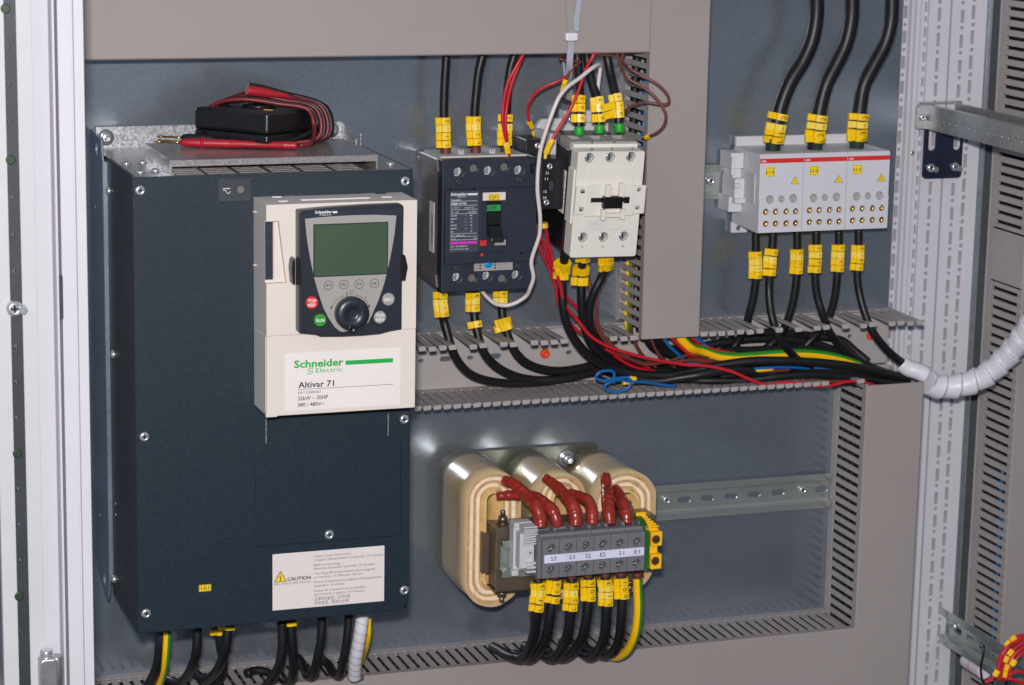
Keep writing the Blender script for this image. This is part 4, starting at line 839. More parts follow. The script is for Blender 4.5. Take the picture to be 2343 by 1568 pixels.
# ================================================================== distribution blocks
YA = -66
x0_, _, _, zt_ = rect(5, 568, 1020, 1430, 1500, YA); pB = at(5, 1398, 1503, YA); pL = at(5, 563, 1545, YA)
xA, xB = 621.3, 759.2; zT_, zB_ = -14.0, -89.5
wA = (xB-xA)/3; doneA = []
ord_ = ('leftmost', 'middle', 'rightmost')
for i in range(3):
    a0 = xA+i*wA+.25; a1 = xA+(i+1)*wA-.25; c0 = 5 if False else 0
    t = thing('distribution_block', ((a0+a1)/2, 0, zB_), 'pale grey distribution block with red stripe and yellow L%d-2 tag, %s of three' % (i+1, ord_[i]), 'terminal block', 'pale grey distribution blocks')
    def px(dx, ry): return None
    up_ = MB().prism([(YA, -56.5), (YA, zT_-2.5), (YA+2, zT_), (-6, zT_+.5), (-6, zB_+2), (YA+1.5, zB_), (YA-.9, zB_+.5), (YA-.9, -57.2)], 'yz', a0, a1).build('housing', 'abb', t, bevel=.5)
    # pixel helpers relative to first block
    def bp(a, bb, Y=YA-.9): p = at(5, a, bb, Y); return p.x+i*wA, p.z
    c = MB(); hs = []
    for a, bb, r in ((630,1317,3.9),(706,1314,3.1),(784,1310,3.9)): x, z = bp(a, bb); hs.append((x, z, r, 0))
    for a in (603,668,737,800):
        for bb in (1398,1476): x, z = bp(a, bb-(a-603)*.02); hs.append((x, z, 2.9, 1))
    for x, z, r, k in hs: c.cyl((x, 0, z), r+.25, YA-3, YA+7, 'y', 20)
    cut(up_, c)
    for x, z, r, k in hs:
        if k: MB().lathe([(r*1.05, YA+5), (r*1.0, YA+2), (r*.6, YA+.8), (r*.4, YA+2.4)], (x, 0, z), 'y', 16).build('clamp_screw', 'brass', t)
        else: MB().lathe([(r*.97, YA+4), (r*.97, YA+3.6)], (x, 0, z), 'y', 18).build('cap', 'greyp', t).data.materials[0] = M['faceplate']
    sp_ = MB().box(a0+.1, a1-.1, YA-.14, YA-.01, bp(600,1078,YA)[1], bp(600,1048,YA)[1]).build('red_stripe', 'redpr', t)
    letters('stripe_print', [('ABB', a0+1.2, bp(600,1070,YA)[1], YA-.2, 5, 1.7, 'l', 0, .02)], 'inkw', sp_)
    x, z = bp(600, 1167, YA); x2, z2 = bp(662, 1103, YA)
    yt = MB().box(x, x2, YA-.14, YA-.01, z, z2).build('identification_tag', 'yellowst', t)
    letters('lettering', [('L%d-2' % (i+1), (x+x2)/2, (z+z2)/2-1.3, YA-.2, (x2-x)*.86, 2.6, 'c', 0, .01)], 'ink', yt)
    b = MB()
    for q in ((x+.5,x2-.5,z2-.75,z2-.5),(x+.5,x2-.5,z+.5,z+.75),(x+.5,x+.75,z+.75,z2-.75),(x2-.75,x2-.5,z+.75,z2-.75)): b.box(q[0], q[1], YA-.2, YA-.15, q[2], q[3])
    b.build('border', 'ink', yt)
    q = [bp(*P_, YA) for P_ in ((796,1163),(766,1216),(824,1213))]; q[1] = (q[1][0], q[2][1]); cxx = q[0][0]
    tr = MB().prism([q[0], q[1], q[2]], 'xz', YA-.14, YA-.01).build('warning_triangle', 'ink', t); gx_ = sum(a[0] for a in q)/3; gz_ = sum(a[1] for a in q)/3
    MB().prism([(gx_+(a-gx_)*.85, gz_+(b_-gz_)*.85) for a, b_ in q], 'xz', YA-.2, YA-.145).build('yellow_field', 'yellowst', tr)
    MB().prism([(gx_+x_*.06, gz_+z_*.06) for x_, z_ in ((6,38),(-14,6),(-1,8),(-3,-8),(-7,-7),(0,-26),(8,-6),(3,-8),(5,14),(-6,12))], 'xz', YA-.26, YA-.21).build('flash_sign', 'ink', tr)
    MB().box(a0+1, a1-1, -8, -3, zT_+.6, zT_+10).build('mounting_flange', 'abb', t, bevel=.5)
    f = MB().box(a0-.5, a0+16, -8, -3, zB_-9, zB_+1.5).build('lower_lug', 'abb', t, bevel=.8); c = MB(); c.cyl((a0+7, 0, zB_-4.5), 2.4, -12, 2, 'y'); cut(f, c)
    b = MB()
    for k in range(3): z = -68+k*-9.5; b.box(a0+.2, a1-.2, YA-1.1, YA-.92, z-.12, z+.12)
    b.build('moulded_lines', 'abb', t)
cl = thing('end_clamp', (612, -2, -70), 'light grey plastic end clamp on the rail, left of the distribution blocks', 'end clamp')
b = MB()
for a0, b0, a1, b1, y0, y1 in ((375,1010,480,1110,-30,-4),(385,1110,470,1180,-26,-4),(400,1180,470,1310,-34,-4),(360,1300,480,1395,-30,-4),(380,1040,395,1160,-34,-30),(400,1215,440,1240,-40,-34),(400,1310,520,1340,-38,-30)):
    x0_, x1_, z0_, z1_ = rect(5, a0, b0, a1, b1, y0); b.box(x0_, min(x1_, 620.8), y0, y1, z0_, z1_)
b.build('clamp_body', 'abb', cl, bevel=.5)
x0_, x1_, z0_, z1_ = rect(5, 455, 1160, 520, 1360, -36); sk = MB().box(620.2, 621.2, -58, -34, -62, -34).build('side_sticker', 'greylt', cl)

# ================================================================== three phase transformer
tf = thing('transformer', (425, -5, -430), 'tan varnished three coil transformer with bolted iron core, on a plated bracket at lower centre', 'transformer')
bp_ = MB().box(337, 487.5, -4.6, -2.6, -345, -301.5).build('mounting_plate_bracket', 'olive', tf, bevel=.4)
for a, bb in ((365,205),(875,185)):
    p = at(11, a, bb, -6); MB().lathe([(8.4,0),(8.2,-1.4),(4,-1.5)], (p.x, -4.6, p.z), 'y', 26).build('washer', 'steel', tf)
    MB().lathe([(6.2,-1.5),(6.0,-2.6),(3,-2.7)], (p.x, -4.6, p.z), 'y', 26).build('spring_washer', 'railm', tf)
    MB().lathe([(4.9,-2.7),(4.9,-6.8),(4.3,-7.4),(2.6,-7.4)], (p.x, -4.6, p.z), 'y', 6).lathe([(2.6,-7.4),(2.6,-13)], (p.x, -4.6, p.z), 'y', 14).build('hex_nut', 'steel', tf)
p = at(11, 985, 148, -5); screw(tf, (p.x, -4.6, p.z), 3, 'y', 1.5, m='olive')
def coil(xl, xr, zt_, zb_, y0, y1, layers, hw, name='coil'):
    """racetrack winding, axis along y, as nested film/paper sleeves"""
    cx_ = (xl+xr)/2
    def track(ins, n=10):
        a0, a1 = xl+ins, xr-ins; t0, t1 = zb_+ins, zt_-ins; r = (a1-a0)/2*.96; out = []
        for cc, c2, ang in ((a1-r, t1-r, 0), (a0+r, t1-r, 90), (a0+r, t0+r, 180), (a1-r, t0+r, 270)):
            for k in range(n+1): a = D2R(ang+90*k/n); out.append((cc+r*math.cos(a), c2+r*math.sin(a)))
        return out
    def ring(i0, i1, ya, yb, nm, m, wob=0):
        O_, I_ = track(i0), track(i1); b = MB(); n = len(O_)
        def v(P_, y, k, amp): 
            j = amp*abs(noise.noise(Vector((P_[k][0]*.05, P_[k][1]*.05, y*.03+i0)))) if i0 == 0 else amp*noise.noise(Vector((P_[k][0]*.09, P_[k][1]*.09, y*.03+i0)))
            q = Vector((P_[k][0]-cx_, 0, P_[k][1]-(zt_+zb_)/2)).normalized()
            return b.bm.verts.new(Vector((P_[k][0]+q.x*j, y, P_[k][1]+q.z*j))*S)
        R_ = [[v(O_, ya+(yb-ya)*f/4, k, wob) for k in range(n)] for f in range(5)]; A = R_[0]; B_ = R_[-1]; C_ = [v(I_, ya, k, 0) for k in range(n)]; D_ = [v(I_, yb, k, 0) for k in range(n)]
        for k in range(n):
            k2 = (k+1) % n
            for f in range(4): b.face((R_[f][k], R_[f][k2], R_[f+1][k2], R_[f+1][k]), True)
            b.face((A[k2], A[k], C_[k], C_[k2])); b.face((B_[k], B_[k2], D_[k2], D_[k])); b.face((C_[k], D_[k], D_[k2], C_[k2]), True)
        return b.build(nm, m, None)
    co = ring(0, 1.4, y0, y1, name, 'film', 3.0); co.parent = tf; co.matrix_parent_inverse = tf.matrix_world.inverted()
    ins = 1.7
    for k in range(layers):
        th = hw[k % len(hw)]; r_ = ring(ins, ins+th, y0-random.uniform(-.5, 1.2) + 2.2 + .3*k, y1-2, 'paper_layer' if k % 3 else 'film_layer', 'paperin' if k % 3 else 'filmd', 1.5); r_.parent = co; ins += th+.45
    r_ = ring(ins+.3, ins+2.3, y0-1, y1, 'former', 'wood'); r_.parent = co
    return co
# coil extents on their front faces
YW = -96
cA = at(11, 262, 640, YW).x; cAr = at(11, 622, 600, YW).x; zA1 = at(11, 450, 292, YW).z; zA0 = at(11, 480, 1078, YW).z
coil(cA, cA+53, zA1+3, zA0, YW, -7, 7, (2.2, 1.2, 1.6))
cBl = at(11, 690, 400, YW).x; coil(cBl+1, cBl+49, at(11,800,288,YW).z, zA0+1, YW, -7, 6, (2.2, 1.2, 1.6))
cCl = at(11, 1040, 430, YW).x; cCr = at(11, 1422, 560, YW).x; coil(cCl+2, cCr-1, at(11,1160,276,YW).z, at(11,1330,985,YW).z-2, YW, -7, 7, (2.2, 1.2, 1.6))
# core: front yoke, legs
zc0, zc1 = -406, -343
MB().box(345, 492, -122, -99, zc0+3, zc1-3).build('front_yoke', 'core', tf, bevel=.4)
for xx in (cA+26, cBl+25, (cCl+cCr)/2+1): MB().box(xx-11, xx+11, -98.9, -8, zc0+12, zc1-12).build('core_leg', 'core', tf)
q0 = at(11, 452, 600, -126); 
for zz0, zz1 in ((zc1-14, zc1), (zc0, zc0+12)):
    MB().prism([(-126, zz0), (-126, zz1-2), (-124, zz1), (-98, zz1), (-98, zz1-1.8), (-122.2, zz1-1.8), (-123.8, zz1-3.5), (-123.8, zz0)] if zz0 > -380 else [(-126, zz1), (-126, zz0+2), (-124, zz0), (-98, zz0), (-98, zz0+1.8), (-122.2, zz0+1.8), (-123.8, zz0+3.5), (-123.8, zz1)], 'yz', 343.5, 501 if zz0 > -380 else 488).build('clamp_angle', 'coreb', tf, bevel=.3)
MB().box(343.5, 375, -125.9, -122.1, zc0+12, zc1-14).build('clamp_cheek', 'coreb', tf)
for a, bb, up_ in ((487,480,1),(1256,420,1),(480,1000,-1),(1262,940,-1)):
    zz = zc1 if up_ > 0 else zc0; p = at(11, a, bb, -112)
    MB().lathe([(5.6,0),(5.6,up_*1.3)], (p.x, -112, zz), 'z', 22).lathe([(4.5,up_*1.3),(4.5,up_*7)], (p.x, -112, zz), 'z', 6).lathe([(2.4,up_*7),(2.4,up_*12),(1.9,up_*12.6)], (p.x, -112, zz), 'z', 12).build('clamp_bolt', 'coreb', tf)
# short rail on the yoke
zr_ = -371
tfr = rail(346.5, 500, zr_, -127, parent=tf, slots=[], h=35, m='railm')
p = at(11, 545, 708, -129); screw(tf, (p.x, -128.2, p.z), 3.6, 'y', 2.4)
# ---- row of terminal blocks on that rail
YT = -164
ec = thing('end_clamp', (370, -135, -395), 'white ribbed plastic end clamp holding the left end of the grey terminal row', 'end clamp')
xl_, xr_, z0_, z1_ = rect(11, 575, 590, 682, 885, YT+12)
b = MB()
b.box(xl_, xr_-.3, YT+22, -131, z0_+1, z1_-1); b.box(xl_+2, xr_-2, YT+10, YT+21.9, z0_+6, z1_-8)
for k in range(8): b.box(xl_+5, xr_+.2, YT+8-(k%2), YT+30, z1_-3-k*2.2, z1_-1.7-k*2.2)
for k in range(3): b.box(xl_+8, xr_+.2, YT+7, YT+30, z0_+2+k*4, z0_+4+k*4)
b.box(xl_-2.4, xl_+4, YT+18, -140, z0_-3, z0_+2.4); b.box(xl_-1, xl_+4, YT+18, -140, z1_-4, z1_)
b.build('clamp_body', 'greylt', ec, bevel=.35)
p = at(11, 652, 758, YT+9); MB().box(p.x-2.2, p.x+2.2, YT+8.2, YT+9.9, p.z-2.5, p.z+2.5).build('window', 'greylt', ec, bevel=.3); MB().lathe([(1.1,0),(1.0,-.3)], (p.x, YT+8.1, p.z), 'y').build('pin', 'greyp', ec)
xs0 = at(11, 727, 760, YT).x; xs1 = at(11, 1352, 760, YT).x; zt0 = at(11, 735, 683, YT).z; zb0 = at(11, 725, 920, YT).z
pw = (xs1-xs0)/6; names = ('S3','E3','S2','E2','S1','E1')
gp = MB().prism([(YT+2, zb0), (YT+2, zt0), (YT+16, zt0+7), (YT+30, zt0+6), (-134, zt0-4), (-134, zb0+6), (YT+22, zb0-.5)], 'yz', xs0-3.4, xs0-.3)
tp = gp.build('end_plate', 'greyp'); tag(tp, 'thin grey end plate between the white clamp and the first terminal S3', 'end plate')
for i, nm in enumerate(names):
    a0 = xs0+i*pw+.15; a1 = xs0+(i+1)*pw-.15
    t = thing('terminal_block', ((a0+a1)/2, YT, zb0), 'grey screw terminal block marked %s, clamped on the rail in front of the transformer' % nm, 'terminal block', 'grey screw terminal blocks')
    ho = MB().prism([(YT, zb0), (YT, zt0-.5), (YT+6, zt0+1.2), (YT+7, zt0+3.4), (YT+13, zt0+4.2), (YT+14, zt0+6.4), (YT+20, zt0+7), (-134, zt0+2), (-134, zb0+6), (YT+20, zb0-.6)], 'yz', a0, a1).build('housing', 'greyp', t, bevel=.5)
    c = MB(); zz = [zt0-8.2, zb0+8.0]; xm = (a0+a1)/2
    for z in zz: c.cyl((xm, 0, z), 3.7, YT-2, YT+9, 'y', 22)
    c.box(a0+1.4, a1-1.4, YT+10, YT+27, zt0+1, zt0+12)
    cut(ho, c)
    for z in zz:
        MB().lathe([(4.7,0),(4.7,-.5),(3.75,-.55),(3.7,0)], (xm, YT-.02, z), 'y', 24, caps=False).build('screw_collar', 'greyp', t)
        MB().lathe([(3.4, YT+8), (3.4, YT+4.5), (2.8, YT+3.8)], (xm, 0, z), 'y', 18).build('clamp_screw', 'railm', t)
        MB().box(-2.6, 2.6, YT+3.4, YT+3.75, -.45, .45, Matrix.Translation((xm,0,z)) @ Matrix.Rotation(random.uniform(0,3), 4, 'Y')).build('screw_slot', 'matt', t)
    MB().box(xm-.25, xm+.25, YT-.25, YT-.02, zb0+1, zb0+3.8).build('joint', 'ink', t)
# label strip over all
ls = MB().box(at(11,738,800,YT-.5).x, xs1-1.2, YT-1.2, YT-.7, (zt0+zb0)/2-3.6, (zt0+zb0)/2+4.2).build('label_strip', 'paper')
tag(ls, 'white paper strip lettered S3 to E1 across the grey terminals', 'label strip'); ls.data.materials[0] = mat('strip_paper', (214,214,236), .5)
letters('strip_lettering', [(nm, at(11, a, bb, YT-1.3).x, (zt0+zb0)/2-1.6, YT-1.26, 5.2, 4.0, 'c') for nm, a, bb in (('S3',796,800),('E3',910,795),('S2',1007,787),('E2',1096,783),('S1',1210,776),('E1',1305,767))], 'ink', ls)
# earth terminal
et = thing('earth_terminal', (xs1+8, YT, zb0), 'yellow and green earth terminal block closing the right end of the grey row', 'terminal block')
x2 = xs1+6.2; x3 = at(11, 1458, 700, YT).x
MB().prism([(YT+3, zb0-.5), (YT+3, zt0-3), (YT+9, zt0+3), (YT+18, zt0+7), (-134, zt0+8), (-134, zb0+4)], 'yz', xs1+.2, x2).build('green_half', 'dkgreen', et, bevel=.5).data.materials[0] = mat('earth_green', (40,92,36), .45)
b = MB(); b.box(x2+.1, x3, YT, YT+16, zt0-14.5, zt0-1); b.box(x2+.1, x3, YT, YT+16, zb0, zb0+14); b.box(x2-3, x3-2, YT+6, -136, zb0+5, zt0+1)
for k in range(5): b.box(x2-3+.6*k, x3-1.2*k, YT+8+k*4, YT+10.5+k*4, zt0+1.05, zt0+2.5+1.2*k)
b.box(x2-5, x3-6, YT+27, -138, zt0+1.1, zt0+11)
yo = b.build('yellow_half', 'cyel', et, bevel=.5)
for z in (zt0-8, zb0+8): 
    MB().lathe([(4.1,0),(4.1,-.4)], (x2+4.5, YT-.02, z), 'y', 20).build('screw_well', 'brownsl', et); MB().lathe([(3.1,-.5),(2.9,-1.2)], (x2+4.5, YT, z), 'y', 18).build('clamp_screw', 'brass', et)
# ================================================================== cables, wires and their markers
def W3(pts):
    """list of (view, a, b, depth) -> world points; the view and depth carry on when left out"""
    out = []; v = Y = None
    for p in pts:
        if isinstance(p, Vector): out.append(p); continue
        if len(p) == 4: v, a, bb, Y = p
        elif len(p) == 3: a, bb, Y = p
        else: a, bb = p
        out.append(at(v, a, bb, Y))
    return out
def frame_at(P, i, yawj=0):
    t = (P[min(i+1, len(P)-1)]-P[max(i-1, 0)]).normalized(); f = Vector((-.12+yawj, -1, 0)); f = (f-t*f.dot(t)).normalized(); u = t.cross(f)
    return t, f, u
def marker(par, P, i, ch, r, ln, m='yellow', up=1, jit=0, wide=1.0, char_m='ink', rot=0):
    """one clip-on character ring; profile in the plane across the cable, extruded along it"""
    t, f, u = frame_at(P, i, jit)
    if t.z < 0: t = -t
    u = f.cross(t).normalized()            # to the viewer's left
    if u.x > 0: u = -u
    w_ = r*1.28; rt_ = -u
    mt = Matrix((( rt_.x, f.x, t.x, P[i].x), (rt_.y, f.y, t.y, P[i].y), (rt_.z, f.z, t.z, P[i].z), (0,0,0,1)))
    prof = [(-1.35*w_*wide,-.1*w_),(-1.42*w_*wide,.45*w_),(-1.15*w_*wide,.66*w_),(-.62*w_*wide,.58*w_),(-.48*w_*wide,1.0*w_),(.2*w_*wide,1.12*w_),(.85*w_*wide,.92*w_),(1.0*w_*wide,.25*w_),(.75*w_*wide,-.8*w_),(0,-1.05*w_),(-.75*w_*wide,-.8*w_)]
    o = MB().prism(prof, 'xy', -ln/2*1.06, ln/2*1.06, mt).build('cable_marker', m, par, bevel=.18, seg=2)
    if ch:
        cap = .70*w_; fm = mt @ Matrix.Translation((.27*w_*wide, 1.13*w_+.12, 0)) @ Matrix.Rotation(-.10, 4, 'Z') @ Matrix(((0,0,-1,0),(0,1,0,0),(1,0,0,0),(0,0,0,1)))
        # local frame for letters(): x along the cable (upwards), z towards the viewer's left
        letters('character', [(ch, 0, -cap/2, 0, min(ln*.6, cap*.7) if ch not in '1-' else None, cap, 'c', 0, -.004)], char_m, o, frame=fm)
    return o
def near(P, v, a, bb):
    q = vpix(v, a, bb); return min(range(len(P)), key=lambda i: (pix(P[i])-q).length)
def cable(name, m, r, pts, lab, cat='cable', group=None, marks=(), stripe=None, seg=12, ln=6.2, wide=1.12, rf=None, anchor=None):
    P0 = W3(pts); b = MB().tube(P0, r, seg, stripe=stripe, rf=rf); o = b.build(name, m); tag(o, lab, cat, group)
    P = smooth_path(P0)
    for mk in marks:
        v, a, bb, ch = mk[:4]; kw = mk[4] if len(mk) > 4 else {}
        i = near(P, v, a, bb); kw = dict(kw); kw.setdefault('m', 'yellow2' if ch == '-' else 'yellow'); kw.setdefault('jit', random.uniform(-.12, .12))
        marker(o, P, i, ch, r, kw.pop('ln', ln), wide=kw.pop('wide', wide), **kw)
    return o
def sleeve(par, m, pts, r, name='sleeve', **k): return MB().tube(W3(pts), r, 14, **k).build(name, m, par)
def col(v, xs, y0, dy, txt): return [(v, xs[0]+(xs[1]-xs[0])*k/max(1, len(txt)-1), y0+dy*k, ch) for k, ch in enumerate(txt)]
GU, GL = 'supply cables above the breaker', 'load cables below the breaker'
# breaker, top
c_ = cable('power_cable', 'black', 4.1, [(3,282,20,-38),(272,100,-38),(262,220,-38),(252,400,-38),(250,600,-38),(262,845,-38)], 'black power cable with yellow L1-2 markers entering the top of the breaker at left', group=GU, marks=col(3,(250,268),607,52,'2-1L'))
sleeve(c_, 'brownsl', [(3,262,788,-38),(264,852,-38)], 4.9)
c_ = cable('power_cable', 'black', 4.1, [(3,568,10,-38),(545,90,-38),(510,220,-38),(488,400,-38),(476,560,-38),(484,845,-38)], 'black power cable with yellow L2-2 markers entering the top of the breaker in the middle', group=GU, marks=col(3,(474,484),592,54,'2-2L'))
sleeve(c_, 'brownsl', [(3,484,788,-38),(486,848,-38)], 4.9)
c_ = cable('power_cable', 'black', 4.1, [(3,800,10,-38),(775,100,-38),(740,220,-38),(722,360,-38),(712,560,-38),(705,845,-38)], 'black power cable with yellow L3-2 markers behind two red wires, top of the breaker', group=GU, marks=col(3,(708,706),580,58,'2-3L'))
sleeve(c_, 'brownsl', [(3,706,785,-38),(708,838,-38)], 4.9)
# breaker, bottom
c_ = cable('power_cable', 'black', 4.1, [(4,232,1130,-38),(236,1260,-38),(250,1400,-40),(17,262,440,-42),(290,540,-46),(325,660,-48),(390,775,-40),(490,860,-28),(640,905,-20),(850,920,-16),(1060,905,-14),(1260,865,-14),(1450,830,-14),(1560,820,-12)], 'black cable with yellow L1-3 markers leaving the breaker at lower left, curving into the duct', group=GL, marks=[(17,240,235,'3'),(17,242,290,'-'),(17,248,335,'1',{'m':'yellow2'}),(17,256,385,'L')], ln=6.0)
c_ = cable('power_cable', 'black', 4.1, [(17,488,180,-38),(492,300,-38),(500,430,-40),(522,540,-44),(560,660,-46),(640,765,-40),(780,850,-30),(950,890,-24),(1150,885,-24),(1330,850,-20),(1480,805,-16),(1600,790,-14)], 'black cable with yellow 2-3 markers and a separate L marker, middle outlet of the breaker', group=GL, marks=[(17,490,232,'3'),(17,490,288,'-'),(17,492,345,'2'),(17,502,470,'L')], ln=6.0)
c_ = cable('power_cable', 'black', 4.1, [(17,705,180,-38),(706,300,-38),(715,420,-40),(745,520,-42),(790,640,-44),(870,740,-38),(990,800,-28),(1150,822,-22),(1320,800,-18),(1460,765,-14),(1600,750,-12)], 'black cable with loose blank yellow markers, right outlet of the breaker', group=GL,
  marks=[(17,700,215,'3'),(17,702,272,'-'),(17,722,440,'',{'wide':1.35,'jit':.3}),(17,738,485,'',{'wide':1.4,'jit':-.25})], ln=6.4)
# contactor, top
KA = [(21,850,40,-62),(856,140,-62),(868,300,-66),(876,520,-74),(872,700,-80),(870,960,-84)]
KB = [(21,955,40,-62),(968,150,-62),(1000,330,-68),(1045,480,-74),(1085,620,-80),(1104,950,-84)]
KC = [(21,1185,40,-62),(1200,140,-62),(1228,300,-66),(1270,470,-74),(1305,620,-80),(1330,940,-84)]
GC = 'green capped cables on the contactor'
for pts, lab, mk, cap in ((KA, 'black cable with green cap and yellow 005 markers, left pole of the contactor', [(21,875,612,'5'),(21,868,708,'0'),(21,866,812,'0')], [(21,872,900,-84),(872,1005,-84)]),
                          (KB, 'black cable with green cap and yellow 007 markers, middle pole of the contactor', [(21,1080,612,'7',{'m':'yellow2'}),(21,1085,705,'0'),(21,1096,805,'0')], [(21,1104,878,-84),(1106,980,-84)]),
                          (KC, 'black cable with green cap and yellow 011 markers, right pole of the contactor', [(21,1288,590,'1',{'m':'yellow2'}),(21,1304,668,'1'),(21,1318,760,'0')], [(21,1330,862,-84),(1332,968,-84)])):
    c_ = cable('power_cable', 'black', 4.2, pts, lab, group=GC, marks=mk, ln=7.0, wide=1.0); sleeve(c_, 'greencap', cap, 4.6, 'end_cap', rf=lambda t: .98+.06*math.sin(t*3.1))
for y_ in (705, 800):
    A = at(21, 1130, y_-5, -86); B = at(21, 1270, y_-50, -86); mt = None
    b = MB(); 
    for dz in (0,): b.prism([(A.x, A.z-3.4), (B.x, B.z-3.4), (B.x, B.z+3.6), (A.x, A.z+3.6)], 'xz', -87.5, -86)
    tag(b.build('cable_marker', 'yellow', bevel=.3), 'blank yellow marker bridging the middle and right contactor cables, %s of two' % ('upper' if y_ == 705 else 'lower'), 'cable marker', 'blank yellow bridge markers')
# contactor, bottom: into the duct and on to the right
GD = 'black cables from the contactor along the open duct'
bundle = lambda L: [tuple(q) for q in L]
cable('power_cable', 'black', 4.2, [(17,1200,-120,-84),(1188,-30,-80),(1176,60,-72),(1174,180,-70),(1178,320,-70),(1210,460,-68),(1285,600,-62),(1400,720,-52),(1560,800,-44),(1760,845,-44),(2000,855,-46),(2200,818,-48),(28,190,345,-50),(400,310,-54),(620,285,-58),(900,285,-62),(1200,300,-62),(1450,325,-60),(1700,370,-54),(1950,425,-48),(2180,465,-44)], 'thick black cable from the left pole below the contactor, running on top along the duct', group=GD,
  marks=[(17,1184,0,'',{'wide':1.3}),(17,1180,40,'',{'wide':1.2,'jit':.25}),(17,1178,80,'',{'wide':1.15,'jit':-.2})], ln=6.5)
cable('power_cable', 'black', 4.2, [(17,1345,-120,-84),(1332,-30,-78),(1322,60,-70),(1320,260,-68),(1332,420,-64),(1370,560,-58),(1450,680,-48),(1600,780,-36),(1800,840,-32),(2050,880,-34),(28,250,470,-44),(550,465,-50),(850,430,-56),(1150,410,-58),(1400,425,-56),(1650,455,-52),(1900,490,-48),(2120,500,-44)], 'black cable from the middle pole below the contactor with two stacked blank markers', group=GD,
  marks=[(4,1315,925,'8',{'wide':1.1}),(17,1326,45,'',{'wide':1.3}),(17,1320,118,'',{'wide':1.3,'jit':-.2})], ln=7.2)
cable('power_cable', 'black', 4.2, [(17,1515,-120,-84),(1512,-30,-80),(1508,15,-76),(1480,90,-72),(1425,200,-70),(1385,310,-66),(1380,420,-62),(1410,530,-56),(1480,640,-46),(1600,730,-34),(1780,790,-26),(2000,830,-24),(2300,870,-28),(28,300,430,-34),(650,400,-40),(1000,370,-40),(1300,380,-42),(1600,420,-44),(1850,470,-42)], 'black cable from the right pole below the contactor, bending left then right into the duct', group=GD,
  marks=[(4,1440,935,'2',{'wide':1.15}),(4,1466,985,'0',{'wide':1.15,'jit':.3})], ln=8)
# more black cables filling the open duct
GF = 'black cables lying in the open duct'
cable('power_cable', 'black', 4.0, [(17,1420,830,-12),(1600,900,-22),(1850,930,-32),(2150,945,-40),(28,250,525,-50),(480,520,-50),(700,490,-48),(950,470,-46),(1250,480,-46),(1500,480,-44),(1750,480,-40)], 'lowest black cable in the open duct, just above the lower row of fingers', group=GF)
cable('power_cable', 'black', 3.8, [(17,1500,770,-14),(1750,880,-22),(2000,910,-26),(2300,905,-28),(28,450,440,-34),(800,440,-36),(1200,440,-36),(1600,450,-34)], 'black cable under the red wire at the middle of the open duct', group=GF)
cable('power_cable', 'black', 3.8, [(22,1120,1250,-40),(1160,1340,-40),(1260,1440,-34),(28,0,190,-26),(150,250,-24),(350,190,-22),(600,185,-22),(900,165,-22),(1150,170,-22),(1350,210,-24),(1500,270,-30),(1700,330,-34)], 'black cable dropping from the upright duct and crossing behind the green and yellow one', group=GF)
cable('power_cable', 'black', 3.8, [(22,1000,1240,-48),(1050,1360,-48),(1180,1480,-40),(28,0,260,-34),(140,330,-30),(400,360,-28),(800,330,-26),(1200,340,-28),(1500,360,-30)], 'black cable emerging left below the grey upright duct cover', group=GF)
cable('power_cable', 'black', 4.2, [(28,120,150,-12),(350,110,-12),(600,80,-12),(850,80,-12),(1100,110,-12),(1300,160,-14),(1450,230,-18),(1600,300,-24)], 'black cable arching along the back of the open duct under the fingers', group=GF)
cable('power_cable', 'black', 4.0, [(28,600,25,-10),(800,18,-10),(1050,40,-10),(1250,60,-10),(1450,100,-12),(1560,190,-16),(1680,290,-22)], 'uppermost black cable at the back of the open duct, below the bent fingers', group=GF)
cable('power_cable', 'black', 4.4, [(17,1560,800,-30),(1700,860,-38),(1900,900,-44),(2080,875,-50),(28,80,420,-56),(260,385,-58),(480,365,-58),(700,400,-54),(1000,400,-52),(1350,400,-52),(1650,430,-48),(1900,470,-44)], 'black cable in the middle of the bundle, between the two topmost ones', group=GF)
cable('power_cable', 'black', 4.2, [(17,1800,750,-20),(1950,800,-20),(2150,830,-22),(28,250,400,-26),(500,330,-24),(800,300,-22),(1100,310,-22),(1400,340,-24),(1700,380,-28)], 'black cable low behind the earth cable in the open duct', group=GF)
# distribution block cables
GT, GB = 'thick cables entering the distribution blocks', 'outgoing cables below the distribution blocks'
TT = [[(5,936,-60,-44),(936,100,-44),(905,270,-44),(845,410,-44),(765,540,-44),(705,690,-44),(668,850,-44),(645,1020,-40)],
      [(5,1170,-60,-44),(1166,120,-44),(1130,290,-44),(1065,430,-44),(1000,560,-44),(962,700,-44),(935,860,-44),(918,1010,-40)],
      [(5,1435,-60,-44),(1425,150,-44),(1385,300,-44),(1310,440,-44),(1250,560,-44),(1225,690,-44),(1208,850,-44),(1200,1000,-40)]]
for k, (pts, mx, my) in enumerate(zip(TT, ((690,652),(962,932),(1222,1205)), (778,785,768))):
    c_ = cable('power_cable', 'black', 7.0, pts, 'thick black cable with yellow L%d-2 markers entering the %s distribution block from above' % (k+1, ord_[k]), group=GT, seg=18,
       marks=[(5,mx[0],my,'2'),(5,mx[0]-14,my+50,'-'),(5,mx[0]-26,my+95,'3' if k == 2 else '2' if k == 1 else '1'),(5,mx[1],my+128,'L')], ln=6.0, wide=.92)
    sleeve(c_, 'dkgreen', [(5,mx[1]-2,905,-43),(mx[1]-6,1022,-40)], 7.2)
